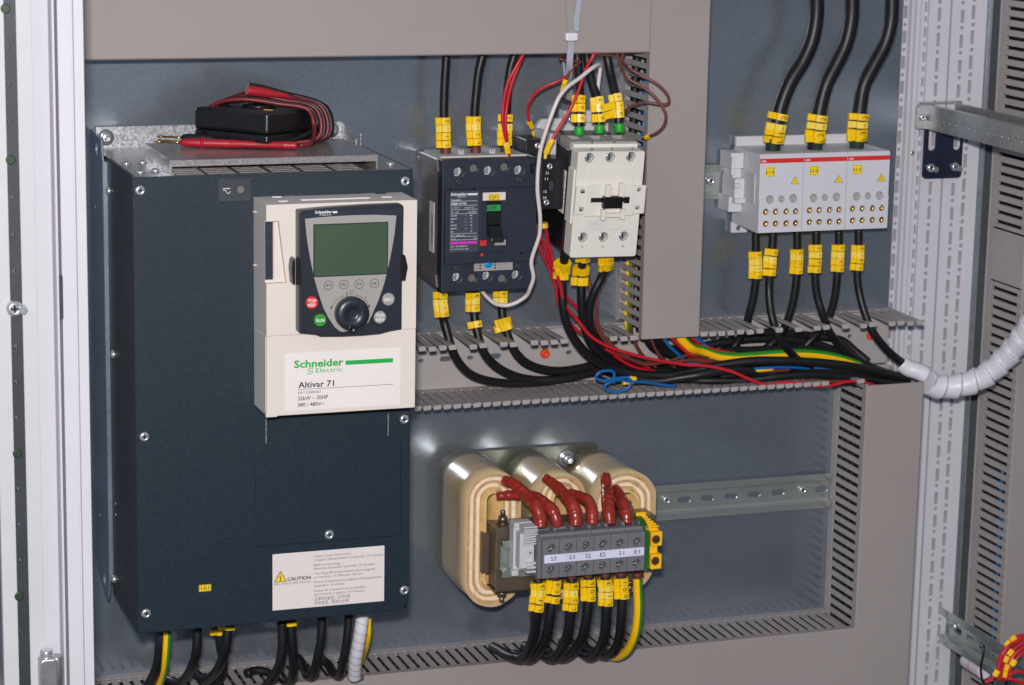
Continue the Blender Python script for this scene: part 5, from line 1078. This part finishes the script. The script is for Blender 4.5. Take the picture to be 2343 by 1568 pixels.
AB = [([(6,545,40,-40),(545,200,-40),(545,350,-40),(530,480,-38),(500,600,-34),(470,700,-26),(420,790,-20),(370,850,-18)],(545,548),205,'1'),
      ([(6,662,40,-50),(655,150,-50),(640,300,-50),(634,430,-50),(640,540,-54),(665,660,-60),(715,780,-60),(790,870,-50),(860,930,-40)],(655,650),185,'1'),
      ([(6,822,40,-40),(822,200,-40),(818,350,-40),(798,500,-38),(765,620,-34),(720,720,-26),(650,800,-20),(600,840,-18)],(820,822),178,'2'),
      ([(6,950,40,-50),(948,200,-50),(942,330,-50),(955,470,-50),(990,590,-52),(1030,700,-48),(1100,800,-40),(1200,890,-34),(1330,960,-30),(1480,1010,-30)],(948,945),160,'2'),
      ([(6,1102,40,-40),(1100,200,-40),(1090,350,-40),(1075,480,-38),(1045,590,-34),(990,690,-28),(920,770,-22),(860,830,-20)],(1100,1095),155,'3'),
      ([(6,1235,30,-50),(1232,200,-50),(1225,330,-50),(1240,460,-52),(1275,590,-58),(1320,700,-62),(1390,800,-60),(1470,880,-56),(1560,950,-50)],(1232,1225),150,'3')]
side = ('left', 'right', 'left', 'right', 'left', 'right')
for k, (pts, mx, my, ch) in enumerate(AB):
    cable('power_cable', 'black', 3.9, pts, 'black cable with yellow L%s-2 markers below the %s distribution block, its %s outlet' % (ch, ord_[k//2], side[k]), group=GB,
       marks=[(6,mx[0],my,'2'),(6,mx[0],my+44,'-'),(6,mx[1],my+88,ch,{'m': 'yellow2' if k == 0 else 'yellow'}),(6,mx[1],my+132,'L')], ln=6.0)
# transformer, lower side
GX = 'cables below the grey terminal row'
YX = -146
TB = [([(11,700,915,YX),(705,1000,YX),(690,1120,YX),(680,1240,-138),(650,1340,-124),(600,1405,-104),(535,1395,-86),(480,1365,-62),(425,1335,-36)],['3','-','3','L'],(698,695),955,43.5,'black cable with yellow L3-3 markers below terminal S3'),
      ([(11,800,915,YX),(795,1000,YX),(775,1130,YX),(755,1250,-138),(710,1350,-120),(650,1410,-98),(600,1400,-78),(560,1380,-60)],['9','0','0'],(800,795),945,46,'black cable with yellow 009 markers below terminal E3'),
      ([(11,905,915,YX),(905,1000,YX),(898,1130,YX),(880,1260,-138),(845,1350,-122),(790,1405,-104),(730,1385,-84),(670,1350,-56),(620,1330,-36)],['3','-','2','L'],(908,904),950,44,'black cable with yellow L2-3 markers below terminal S2'),
      ([(11,1008,905,YX),(1010,1000,YX),(1000,1130,YX),(975,1260,-138),(925,1350,-120),(860,1400,-98),(800,1400,-80),(760,1380,-60)],['5','0','0'],(1010,1008),938,44,'black cable with yellow 005 markers below terminal E2'),
      ([(11,1112,905,YX),(1118,1000,YX),(1118,1130,YX),(1105,1270,-138),(1070,1355,-122),(1020,1395,-104),(965,1370,-84),(900,1335,-56),(850,1305,-36)],['3','-','1','L'],(1114,1116),930,42,'black cable with yellow L1-3 markers below terminal S1'),
      ([(11,1208,900,YX),(1214,1000,YX),(1212,1130,YX),(1200,1270,-138),(1165,1360,-122),(1110,1385,-104),(1050,1370,-80),(1000,1350,-60)],['1','0','0'],(1210,1212),922,45,'black cable with yellow 001 markers below terminal E1')]
for pts, txt, mx, my, dy, lab in TB:
    v0 = pts[0]; c_ = cable('power_cable', 'black', 4.9, pts, lab, group=GX, seg=16, ln=6.0, wide=.95,
        marks=[(11, mx[0]+(mx[1]-mx[0])*k/3, my+dy*k, ch, {'m': 'yellow2'} if (ch == '-' or (txt[1] == '-' and 'L1' in lab and k == 2)) else {}) for k, ch in enumerate(txt)])
    sleeve(c_, 'brownsl', [(11,v0[1]-2,v0[2]-22,YX),(v0[1],v0[2]+8,YX)], 4.6)
GYf = lambda a: 1 if .12 < a < .52 else 0
c_ = cable('earth_cable', ['cyel', 'cgreen'], 4.4, [(11,1306,890,YX),(1310,1000,YX),(1312,1120,YX),(1295,1250,-140),(1250,1350,-124),(1190,1392,-104),(1130,1388,-80)], 'green and yellow earth cable curving down from the right end of the grey terminals', cat='cable', stripe=lambda a: 1 if .5 < a < .98 else 0, seg=20)
sleeve(c_, 'brownsl', [(11,1306,880,YX),(1308,912,YX)], 4.7)
# red-brown heat shrink leads from coils to terminals
GS = 'red brown sleeved coil leads'
import itertools
def lead(pts, r, lab):
    P0 = W3(pts); ph = random.random()*9
    b = MB().tube(P0, r, 16, rf=lambda t: (1 + .10*noise.noise(Vector((t*7, ph, 0)))+ .035*math.sin(t*46+3*math.sin(t*9+ph))) * (.80 + .30*min(1, t*1.8)) * (1 - .12*max(0, t-.85)/.15), step=1.0)
    tag(b.build('sleeved_lead', 'shrink'), lab, 'coil lead', GS)
zt_in = -148
lead([(11,495,318,-97),(560,345,-108),(640,420,-122),(690,480,-136),(712,545,-142),(716,610,-146)], 5.9, 'thick red brown sleeved lead from the left coil to terminal S3')
lead([(11,450,415,-100),(560,408,-108),(660,415,-118),(740,455,-132),(795,515,-142),(820,600,-146)], 5.2, 'thin red brown sleeved lead from inside the left coil to terminal E3')
lead([(11,745,305,-97),(800,345,-108),(862,405,-122),(905,460,-136),(928,530,-142),(930,600,-146)], 5.9, 'thick red brown sleeved lead from the middle coil to terminal S2')
lead([(11,890,395,-112),(960,418,-124),(1010,450,-134),(1030,520,-142),(1030,590,-146)], 5.3, 'short red brown sleeved lead beside the middle coil to terminal E2')
lead([(11,1112,290,-97),(1122,370,-110),(1128,440,-128),(1132,510,-140),(1140,590,-146)], 5.9, 'straight red brown sleeved lead from the right coil to terminal S1')
lead([(11,1175,365,-104),(1205,420,-122),(1225,480,-136),(1240,540,-143),(1242,585,-146)], 5.3, 'short red brown sleeved lead from the right coil to terminal E1')
# drive, lower side
GR = 'cables leaving the bottom of the drive'
YQ = -120
cable('power_cable', 'black', 5.0, [(15,212,250,YQ),(208,380,YQ),(190,520,-112),(150,620,-96),(90,720,-80)], 'thick black cable at the far left below the drive, beside an earth cable', group=GR)
cable('earth_cable', ['cyel', 'cgreen'], 3.6, [(15,258,270,YQ-4),(252,400,YQ-4),(240,520,-116),(215,620,-100),(180,720,-84)], 'green and yellow earth cable at the left below the drive', stripe=lambda a: 1 if .5 < a < 1 else 0, seg=20)
cable('power_cable', 'black', 4.4, [(15,480,240,YQ),(476,400,YQ),(445,520,-108),(395,610,-84),(340,650,-62),(270,630,-40)], 'black cable bending left below the drive, second from the left', group=GR)
cable('power_cable', 'black', 4.4, [(15,642,230,-80),(650,360,-80),(670,480,-76),(660,590,-70),(600,680,-60)], 'black cable half hidden behind another, with a yellow marker end under the drive', group=GR, marks=[(15,638,272,'')], ln=5)
cable('power_cable', 'black', 4.6, [(15,705,220,YQ),(695,360,YQ),(665,480,-112),(610,580,-92),(540,625,-70),(475,590,-44)], 'black cable bending left under the middle of the drive, ahead of a hidden one', group=GR, marks=[(15,705,238,'')], ln=3)
cable('power_cable', 'black', 4.4, [(15,1105,200,YQ),(1108,380,YQ),(1088,510,-116),(1040,610,-104),(980,680,-90)], 'black cable sweeping left, left one of the touching pair below the drive', group=GR)
cable('power_cable', 'black', 4.4, [(15,1165,190,YQ),(1182,360,YQ),(1190,500,-112),(1180,620,-96),(1140,650,-80),(1090,590,-50)], 'black cable with a yellow marker band at its top, right one of the touching pair', group=GR, marks=[(15,1166,206,'')], ln=3.4)
cable('power_cable', 'black', 4.2, [(15,1402,160,YQ),(1392,340,YQ),(1365,480,-114),(1330,600,-96),(1290,590,-78),(1262,520,-58),(1230,470,-36)], 'black cable with a tight hook shaped bend into the duct, left of the white tube', group=GR)
cable('power_cable', 'black', 4.2, [(15,1602,150,YQ),(1585,340,YQ),(1560,480,-114),(1530,595,-96),(1485,575,-78),(1445,510,-58),(1400,480,-36)], 'black cable directly beside the white spiral tube below the drive', group=GR)
cable('earth_cable', ['cyel', 'cgreen'], 3.2, [(15,1745,170,-90),(1745,280,-90),(1730,370,-80),(1708,440,-60),(1690,500,-40)], 'green and yellow earth cable behind the white spiral tube below the drive', stripe=lambda a: 1 if .5 < a < .9 else 0, seg=16)
cable('power_cable', 'black', 4.0, [(15,840,585,-52),(900,560,-48),(980,565,-48),(1050,610,-46),(1120,690,-46)], 'black cable arch lying inside the bottom duct slots', group=GR)
def spiral(name, P0, r, lab, seglen, m='wrap', flare=.10, step=1.5, tilt=.32):
    """overlapping turns of a wound plastic strip, one mesh"""
    P = smooth_path(P0, step); b = MB(); L_ = [0]
    for i in range(1, len(P)): L_.append(L_[-1]+(P[i]-P[i-1]).length)
    n = len(P); seg = 22; R_ = []
    ref = Vector((0,-1,0)); u = None
    for i in range(n):
        t = (P[min(i+1,n-1)]-P[max(i-1,0)]).normalized(); u = ref if u is None else u; u = (u-t*u.dot(t)).normalized(); v = t.cross(u); R_.append((P[i], u.copy(), v, t))
    rows = []
    for i, (p, u_, v_, t_) in enumerate(R_):
        ring = []
        for k in range(seg):
            a = 2*math.pi*k/seg; ph = ((L_[i]/seglen + k/seg) % 1)
            rr = r*(1+flare*(ph-.5)) ; ring.append(b.bm.verts.new((p+(u_*math.cos(a)+v_*math.sin(a))*rr)*S))
        rows.append(ring)
    for A, B_ in zip(rows, rows[1:]):
        for k in range(seg): b.face((A[k], A[(k+1) % seg], B_[(k+1) % seg], B_[k]), True)
    b.face(rows[0]); b.face(rows[-1])
    # raised strip edge
    o = b.build(name, m); tag(o, lab, 'spiral wrap'); 
    e = MB(); pts = []
    for i, (p, u_, v_, t_) in enumerate(R_):
        a = -2*math.pi*(L_[i]/seglen); pts.append(p+(u_*math.cos(a)+v_*math.sin(a))*r*1.035)
    e.tube(pts, r*.022, 5, step=1.2); e.build('strip_edge', 'inkgrey', o)
    return o
spiral('spiral_wrap', W3([(15,1700,140,-118),(1686,260,-118),(1662,400,-112),(1645,500,-104),(1640,605,-92)]), 6.0, 'white spiral cable wrap standing below the drive, near its right end', 8.5, flare=.05, step=.8)
tag(MB().lathe([(7.5,0),(7.4,1.5),(6.4,2)], at(15,1650,615,-86), 'z', 20).build('grommet_ring', 'inkgrey'), 'grey ring where the white spiral tube enters the bottom duct', 'ring')
# big white conduit at the right
BW = W3([(6,1700,1065,-66),(1770,1085,-66),(1850,1085,-68),(1950,1070,-72),(2060,1025,-78),(2160,950,-86),(2250,860,-96),(2330,760,-108),(2420,630,-122)])
spiral('spiral_wrap', BW, 11.8, 'wide white spiral wrap carrying cables out to the right edge', 17, flare=.24, step=1.0)
tg = W3([(6,1515,925,-48),(1560,960,-50),(1620,980,-54),(1690,1010,-58)])
b = MB(); pr_ = smooth_path(tg, 2)
mp2 = MB(); n_ = len(pr_); rr_ = 8.6; rows = []
for i, p in enumerate(pr_):
    t = (pr_[min(i+1,n_-1)]-pr_[max(i-1,0)]).normalized(); u = Vector((0,-1,0)); u = (u-t*u.dot(t)).normalized(); v = t.cross(u)
    rows.append([mp2.bm.verts.new((p+(u*math.cos(a)+v*math.sin(a))*rr_)*S) for a in [D2R(-80+ (160)*k/12) for k in range(13)]])
for A, B_ in zip(rows, rows[1:]):
    for k in range(12): mp2.face((A[k], A[k+1], B_[k+1], B_[k]), True)
o = mp2.build('spiral_wrap_end', 'wrap'); o.modifiers.new('thick', 'SOLIDIFY').thickness = .0012; tag(o, 'opened white tail of the wide spiral wrap around the last black cable', 'spiral wrap')
# earth cable in the duct
cable('earth_cable', ['cyel', 'cgreen'], 5.2, [(22,1440,1180,-50),(1490,1330,-51),(1600,1440,-50),(28,120,185,-44),(280,240,-42),(450,255,-42),(650,245,-42),(850,228,-42),(1050,222,-42),(1250,238,-40),(1450,280,-38),(1600,330,-34)], 'thick green and yellow earth cable sweeping along the open duct', stripe=lambda a: 1 if .58 < a < .88 else 0, seg=24)
# thin wires
def wire(m, pts, lab, r=1.35, group=None, marks=(), name='wire', ln=3.4, ferrule=None):
    o = cable(name, m, r, pts, lab, cat='wire', group=group, marks=marks, seg=8, ln=ln, wide=1.1)
    if ferrule: sleeve(o, ferrule[0], ferrule[1], 1.5, 'ferrule')
    return o
GW = 'thin wires around the contactor'
wire('red', [(3,838,110,-66),(790,190,-66),(725,320,-64),(690,480,-62),(685,600,-62),(710,740,-60),(735,875,-58)], 'left one of two red wires dropping to the breaker top', group=GW, marks=[(3,716,770,'3',{'m':'yellow2'}),(3,724,800,'0'),(3,730,826,'0')], ln=4, r=1.6)
wire('red', [(3,842,100,-64),(800,200,-62),(748,340,-60),(718,480,-58),(706,600,-58),(716,740,-58),(744,875,-57)], 'right one of two red wires dropping to the breaker top', group=GW, r=1.6)
wire('red', [(25,860,830,-60),(905,900,-62),(880,990,-64),(780,1110,-66),(640,1200,-66),(430,1290,-62),(290,1390,-58),(200,1530,-54),(21,290,700,-50),(300,820,-46),(335,900,-42)], 'red wire looping left from the duct to the rear auxiliary contact', group=GW, marks=[(21,322,870,'0'),(21,336,920,'1')], ln=4.2, ferrule=('cyel', [(21,345,960,-40),(360,1010,-38)]))
wire('red', [(21,1050,60,-88),(1000,160,-88),(940,270,-90),(900,400,-92),(830,580,-94),(740,760,-94),(640,920,-94),(545,1100,-94),(490,1240,-92)], 'red wire with 0141 markers running down to the front auxiliary contact', group=GW, marks=[(21,548,1085,'1'),(21,532,1120,'4'),(21,515,1160,'1'),(21,500,1195,'0')], ln=4.6, r=1.5, ferrule=('yellow2', [(21,490,1215,-93),(486,1268,-92)]))
wire('whitew', [(25,1205,1440,-74),(1230,1200,-74),(1255,1000,-76),(1240,960,-82),(1150,1000,-92),(950,1160,-98),(760,1300,-102),(640,1450,-104),(21,560,770,-104),(500,940,-103),(445,1120,-102),(415,1300,-100),(4,945,420,-100),(965,640,-98),(960,760,-96),(900,960,-92),(915,1080,-90),(890,1160,-86),(17,900,240,-80),(820,295,-76),(740,318,-74),(660,305,-68),(590,250,-60),(550,200,-52)], 'long pinkish white wire crossing in front, looping below the breaker', group=GW, r=1.9)
wire('brown', [(25,980,915,-72),(900,960,-74),(820,1040,-74),(750,1180,-72),(715,1290,-70),(690,1400,-64),(700,1470,-54),(780,1510,-44),(840,1515,-38)], 'short brown wire with yellow 013 markers behind the white wire', group=GW, marks=[(25,730,1230,'3'),(25,712,1285,'1'),(25,698,1340,'-'),(25,690,1395,'0')], ln=4.2)
wire('brown', [(25,975,925,-66),(860,905,-66),(740,895,-66),(660,880,-66),(660,840,-62),(740,820,-56),(830,800,-50)], 'brown wire loop just under the top duct beside the cable tie', group=GW)
wire('brown', [(25,1160,815,-66),(1300,818,-66),(1480,820,-66),(1560,770,-60)], 'brown wire running along the lower lip of the top duct', group=GW)
wire('brown', [(25,1490,780,-70),(1530,900,-74),(1590,1040,-80),(21,1400,330,-86),(1540,420,-92),(1680,510,-98),(1800,640,-102),(1860,760,-104),(1850,870,-102),(1780,960,-96),(1660,1020,-86),(1600,1040,-76)], 'brown wire with a yellow marker bowing over the grey duct to the contactor right side', group=GW, marks=[(21,1660,1015,'4'),(21,1635,1030,'1')], ln=4)
wire('brown', [(25,1600,780,-70),(1570,880,-72),(1640,980,-78),(21,1430,230,-86),(1600,330,-94),(1780,430,-100),(1890,560,-102),(1890,640,-100),(1800,650,-96),(1640,630,-90),(1520,650,-84),(1430,700,-78),(1370,760,-72)], 'brown wire looping widest over the grey duct and back left', group=GW)
wire('red', [(4,1003,690,-84),(1020,800,-80),(1060,960,-76),(1110,1120,-74),(17,1190,300,-72),(1290,430,-70),(1400,560,-68),(1540,640,-66),(1700,690,-64),(1900,740,-64),(2150,775,-64),(28,150,330,-66),(300,355,-68),(450,400,-70),(560,450,-70),(680,495,-70),(780,505,-70),(900,485,-70),(1050,495,-70),(1200,520,-70),(1350,510,-70),(1480,480,-70),(1600,478,-68),(1700,500,-66),(1770,525,-60)], 'long bright red wire from the front auxiliary contact along the top of the duct bundle', group=GW, marks=[(4,1000,600,'4',{'m':'yellow2'}),(4,1008,640,'2'),(4,1012,670,'0')], ln=4.6, r=1.6)
wire('red', [(4,950,700,-60),(965,860,-60),(1020,980,-58),(1080,1150,-56),(17,1140,290,-54),(1250,470,-52),(1420,600,-50),(1600,700,-46),(1850,800,-40)], 'red wire passing behind the white wire, leftmost of the falling red wires', group=GW, r=1.5)
wire('red', [(4,965,760,-66),(1010,880,-64),(1060,1010,-62),(17,1200,240,-60),(1290,340,-56),(1370,480,-52),(1500,640,-44),(1700,780,-38),(1900,830,-34)], 'red wire falling between the other two red ones behind the black cables', group=GW, r=1.5)
wire('brown', [(17,1390,120,-60),(1385,260,-60),(1420,440,-58),(1480,560,-56),(1600,680,-54),(1760,755,-54),(1950,760,-54),(2150,740,-52),(2343,740,-50)], 'left one of two glossy brown wires dropping beside the contactor cables', group=GW, r=1.5)
wire('brown', [(17,1440,160,-58),(1438,300,-58),(1450,460,-56),(1520,580,-56),(1640,690,-56),(1800,770,-56),(1980,750,-54),(2150,700,-50),(2300,720,-46)], 'right one of two glossy brown wires dropping beside the contactor cables', group=GW, r=1.5)
wire('brown', [(22,850,1330,-58),(930,1480,-54),(17,1810,720,-50),(1900,800,-44)], 'brown wire appearing below the fingers left of the grey upright duct', group=GW, r=1.5)
wire('brown', [(22,1085,1320,-58),(1150,1480,-54),(17,1950,730,-50),(2050,800,-40)], 'brown wire appearing below the lower edge of the grey upright duct', group=GW, r=1.5)
GD2 = 'coloured wires in the open duct'
wire('blue', [(22,1240,1300,-60),(1320,1420,-58),(1450,1540,-54),(17,2100,730,-50),(2250,780,-44)], 'blue wire coming out under the grey upright duct, left of the earth cable', group=GD2, r=1.6)
wire('red', [(22,1350,1310,-58),(1480,1440,-56),(1600,1540,-54),(28,90,250,-46),(200,290,-40)], 'red wire between the blue wire and the earth cable under the upright duct', group=GD2, r=1.7)
wire('red', [(22,1600,1300,-50),(1720,1400,-48),(28,60,90,-46),(180,155,-42),(320,195,-40),(480,222,-38)], 'red wire just right of the earth cable below the upright duct', group=GD2, r=1.7)
wire('blue', [(22,1660,1300,-48),(1780,1390,-46),(28,100,90,-44),(180,150,-42),(260,200,-38)], 'blue wire at the right corner under the grey upright duct', group=GD2, r=1.7)
wire('blue', [(28,540,365,-56),(700,352,-58),(900,345,-58),(1040,350,-56),(1150,365,-50)], 'short stretch of blue wire between black cables in the middle of the duct', group=GD2, r=1.4)
wire('blue', [(28,1180,350,-50),(1300,370,-52),(1450,385,-52),(1600,395,-48)], 'blue wire stretch further right between two black cables', group=GD2, r=1.7)
wire('brown', [(28,300,320,-50),(430,350,-54),(600,385,-56),(760,380,-56),(950,370,-54)], 'brown wire under the upper black cable of the duct bundle', group=GD2, r=1.7)
wire('cyel', [(28,610,378,-58),(700,375,-58),(800,362,-56)], 'short yellow wire stretch beside the blue one in the duct', group=GD2, r=1.5)
wire('brown', [(28,0,270,-50),(150,290,-50),(300,300,-48),(420,320,-46)], 'brown wires crossing below the earth cable at the left of the bundle', group=GD2, r=2.2)
wire('brown', [(28,1050,480,-60),(1200,470,-60),(1350,475,-58),(1480,470,-56)], 'brown wire just above the wavy red wire, right part of the duct', group=GD2, r=1.6)
wire('red', [(28,1230,210,-38),(1350,235,-38),(1450,270,-36),(1550,300,-34)], 'red wire above the right end of the earth cable', group=GD2, r=1.4)
o = wire('blue', [(17,2050,940,-64),(1950,930,-68),(1800,908,-72),(1700,905,-74),(1600,892,-76),(1530,915,-76),(1495,945,-76),(1530,975,-76),(1600,985,-76),(1680,955,-77),(1708,905,-78),(1680,875,-78),(1600,880,-78),(1520,895,-79),(1455,890,-79),(1432,870,-79),(1455,835,-79),(1520,820,-78),(1565,828,-77),(1575,860,-77),(1555,905,-76),(1580,915,-75)], 'blue wire tied in a loose loop hanging over the lower duct fingers', group=GD2, r=1.4)
p = at(17, 1740, 885, -70); q = at(17, 1690, 880, -70)
tag(MB().tube([p, q], 2.6, 8).tube([at(17,1640,915,-72), at(17,1720,908,-71)], 2.2, 8).build('cable_marker', 'yellow'), 'small yellow marker beside the blue wire loop', 'cable marker')
# wires visible through the slots of the closed ducts
def inner(m, x, y, z0, z1, r, lab, horiz=False, amp=2.5):
    pts = []; n = 9
    for i in range(n+1):
        t = i/n; pts.append(Vector((x+random.uniform(-amp, amp), y+random.uniform(-amp, amp), z0+(z1-z0)*t)) if not horiz else Vector((z0+(z1-z0)*t, y+random.uniform(-amp, amp), x+random.uniform(-amp, amp))))
    P = MB().tube(pts, r, 8, step=8).build('wire' if r < 3 else 'power_cable', m); return tag(P, lab, 'wire' if r < 3 else 'cable', 'wires inside the closed ducts')
inner(['cyel','cgreen'][0], 508, -20, -188, -45, 1.8, 'yellow earth wire seen through the left slots of the upright duct', amp=1)
inner('cgreen', 508.4, -25, -188, 5, 1.7, 'green wire seen through the left slots of the upright duct', amp=1)
inner('brown', 508.6, -32, -188, -30, 1.8, 'brown wire seen through the left slots of the upright duct', amp=1)
inner('blue', 508, -50, -8, 60, 1.7, 'blue wire nearest the lid in the slots of the upright duct', amp=1)
for x, y in ((514,-12),(518,-30),(517,-47),(530,-40),(514,-63),(545,-50)): inner('black', x, y, -186, 80, 4.6, 'black cable inside the upright duct, seen only through its slots', amp=1.5)
for x, y in ((750.5,-11),(751,-21),(752,-32),(754,-44),(770,-40),(754,-60)): inner('black', x, y, -630, -262, 4.6, 'black cable inside the lower right duct, seen only through its slots', amp=1.5)
inner('orange', 748, -62, -290, -262, 1.8, 'orange wire end near the top of the lower right duct slots', amp=.8)
inner('redpr', 749, -58, -470, -440, 1.8, 'orange red wire stretch near the bottom of the lower right duct slots', amp=.8)
for z, y in ((-501,-14),(-502,-28),(-503,-42),(-504,-58)): inner('black', z, y, -60, 735, 4.6, 'black cable inside the bottom duct, seen only through its slots', True, 2)
inner('red', -499, -62, 430, 735, 1.5, 'front red wire seen through the bottom duct slots at right', True, .8); inner('red', -499, -50, 450, 735, 1.5, 'rear red wire seen through the bottom duct slots at right', True, 1.2)
for z0, z1, m, n_ in ((-600, -350, 'blue', 'blue'), (-600, -420, 'red', 'red')): inner(m, 927, -28 if m == 'blue' else -40, z0, z1, 1.9, n_+' wire seen through the far right duct slots', amp=1)
# nylon cable tie
b = MB()
def strap(b, L_, w_, th):
    P = [Vector(p) for p in L_]; P = smooth_path(P, 3); rows = []
    for i, p in enumerate(P):
        t = (P[min(i+1, len(P)-1)]-P[max(i-1, 0)]).normalized(); sd = Vector((1, .12, 0)); sd = (sd-t*sd.dot(t)).normalized(); nn = t.cross(sd)
        rows.append([b.bm.verts.new((p+sd*s1*w_/2+nn*s2*th/2)*S) for s1, s2 in ((-1,-1),(1,-1),(1,1),(-1,1))])
    for A, B_ in zip(rows, rows[1:]):
        for k in range(4): b.face((A[k], A[(k+1)%4], B_[(k+1)%4], B_[k]))
    b.face(rows[0]); b.face(rows[-1]); return b
tt = thing('cable_tie', tuple(at(25, 825, 540, -84)), 'translucent white nylon cable tie hanging in front of the top duct', 'cable tie')
strap(MB(), W3([(25,820,560,-82),(815,700,-80),(800,900,-80),(790,1100,-70),(790,1300,-50),(800,1500,-34)]), 6.2, 1.1).build('strap', 'tie', tt)
strap(MB(), W3([(25,785,-80,-86),(795,150,-85),(815,350,-84),(825,510,-83)]), 6.4, 1.1).build('strap_loop_side', 'faceplate', tt)
strap(MB(), W3([(25,950,-80,-80),(920,150,-80),(900,300,-80),(890,470,-81)]), 5.4, 1.1).build('strap_loop_side', 'tie', tt)
x0_, x1_, z0_, z1_ = rect(25, 742, 490, 915, 610, -85); MB().box(x0_, x1_, -87, -80, z0_, z1_).build('tie_head', 'wrap', tt, bevel=1.2)
strap(MB(), W3([(25,705,900,-50),(720,1050,-44),(740,1180,-40)]), 2.4, 1.0).build('strap_tail', 'tie', tt)
# ------------------------------------------------------------------ lower right corner: side rail, ties, red wire bundle
t = thing('side_rail', (835, 0, -520), 'zinc mounting rail running towards the viewer at the lower right corner', 'mounting rail')
XR = at(23, 615, 640, 16).x
zz = [atx(23, a, bb, XR) for a, bb in ((620,385),(610,900))]
zt1, zb1 = at(23, 620, 385, 16).z, at(23, 612, 905, 16).z; zc = (zt1+zb1)/2; h_ = (zt1-zb1)/2
prof = [(XR+8, zc-h_*.62),(XR+8, zc+h_*.62),(XR+1, zc+h_*.72),(XR+1, zc+h_),(XR, zc+h_),(XR, zc+h_*.60),(XR+7, zc+h_*.52),(XR+7, zc-h_*.52),(XR, zc-h_*.62),(XR, zc-h_),(XR+1, zc-h_),(XR+1, zc-h_*.74)]
o = MB().prism(prof, 'xz', 16, -340).build('rail_profile', 'railm', t, bevel=.3)
c = MB()
for y in range(-10, -330, -25): c.prism([(y-7, zc-3), (y+7, zc-3), (y+7, zc+3), (y-7, zc+3)], 'yz', XR+4, XR+12)
cut(o, c)
screw(t, (XR+6.8, -4, zc+4), 4.5, 'x', 4)
for y in (-78, -128): 
    pts = [Vector((XR-1.5, y, zc+h_*.4)), Vector((XR-2.5, y-2, zc)), Vector((XR-2, y+2, zc-h_)), Vector((XR+4, y+3, zc-h_-16)), Vector((XR+16, y, zc-h_-10))]
    tag(MB().tube(pts, 1.3, 8).build('cable_tie', 'blackp'), 'black cable tie around the lower right rail, %s of two' % ('farther' if y == -78 else 'nearer'), 'cable tie', 'black cable ties on the side rail')
A = atx(23, 1010, 1190, XR+6); B = atx(23, 1290, 1370, XR+6)
o = MB().tube([A, B], 7.5, 18).build('tube_lamp', 'capwhite'); tag(o, 'short white tube with a red line strapped under the lower right rail', 'tube')
mid_ = A.lerp(B, .45); dd = (B-A).normalized(); MB().tube([mid_, mid_+dd*.9], 7.7, 18).build('red_line', 'orange', o)
RB = [([(23,1500,1500),(1510,1200),(1600,1000),(1750,850),(1950,790)],0),([(23,1530,1500),(1560,1220),(1660,1010),(1800,890),(1990,830)],4),([(23,1560,1480),(1600,1250),(1710,1050),(1850,940),(2000,880)],8),
      ([(23,1600,1500),(1650,1270),(1760,1090),(1890,990),(2020,930)],12),([(23,1640,1500),(1690,1300),(1800,1140),(1920,1050),(2020,1000)],15),([(23,1300,1530),(1450,1420),(1520,1250),(1560,1100),(1680,960),(1850,880)],18),([(23,1660,1420),(1760,1360),(1900,1380),(2020,1390)],20),([(23,1660,1460),(1760,1500),(1900,1540),(2020,1560)],22)]
nth = ('outermost', 'second', 'third', 'fourth', 'innermost curving', 'crossing', 'upper straight', 'lower straight')
for (L_, d_), n_ in zip(RB, nth):
    pts = [L_[0][:3] + (-190-d_,)] + [q + (-190-d_,) for q in L_[1:]]
    mk = {'outermost': [(23,1640,950,''),(23,1710,880,'')], 'third': [(23,1640,1180,''),(23,1690,1085,'')], 'crossing': [(23,1470,1390,'')], 'fourth': [(23,1600,1400,''),(23,1640,1290,'')], 'innermost curving': [(23,1720,1240,'')]}.get(n_, [])
    wire('red', pts, n_ + ' red wire of the marked bundle at the lower right corner', group='red wires of the lower right bundle', r=1.7, marks=mk, ln=6)
# ================================================================== origins at each thing's base
bpy.context.view_layer.update()
for o in list(scene.collection.objects):
    if o.type == 'MESH' and o.parent is None and o.get('kind') != 'structure':
        cs = [v.co for v in o.data.vertices]
        c = Vector(((min(v.x for v in cs)+max(v.x for v in cs))/2, (min(v.y for v in cs)+max(v.y for v in cs))/2, min(v.z for v in cs)))
        o.data.transform(Matrix.Translation(-c)); o.matrix_world = Matrix.Translation(c)
        for ch in o.children: ch.matrix_parent_inverse = Matrix.Translation(-c)
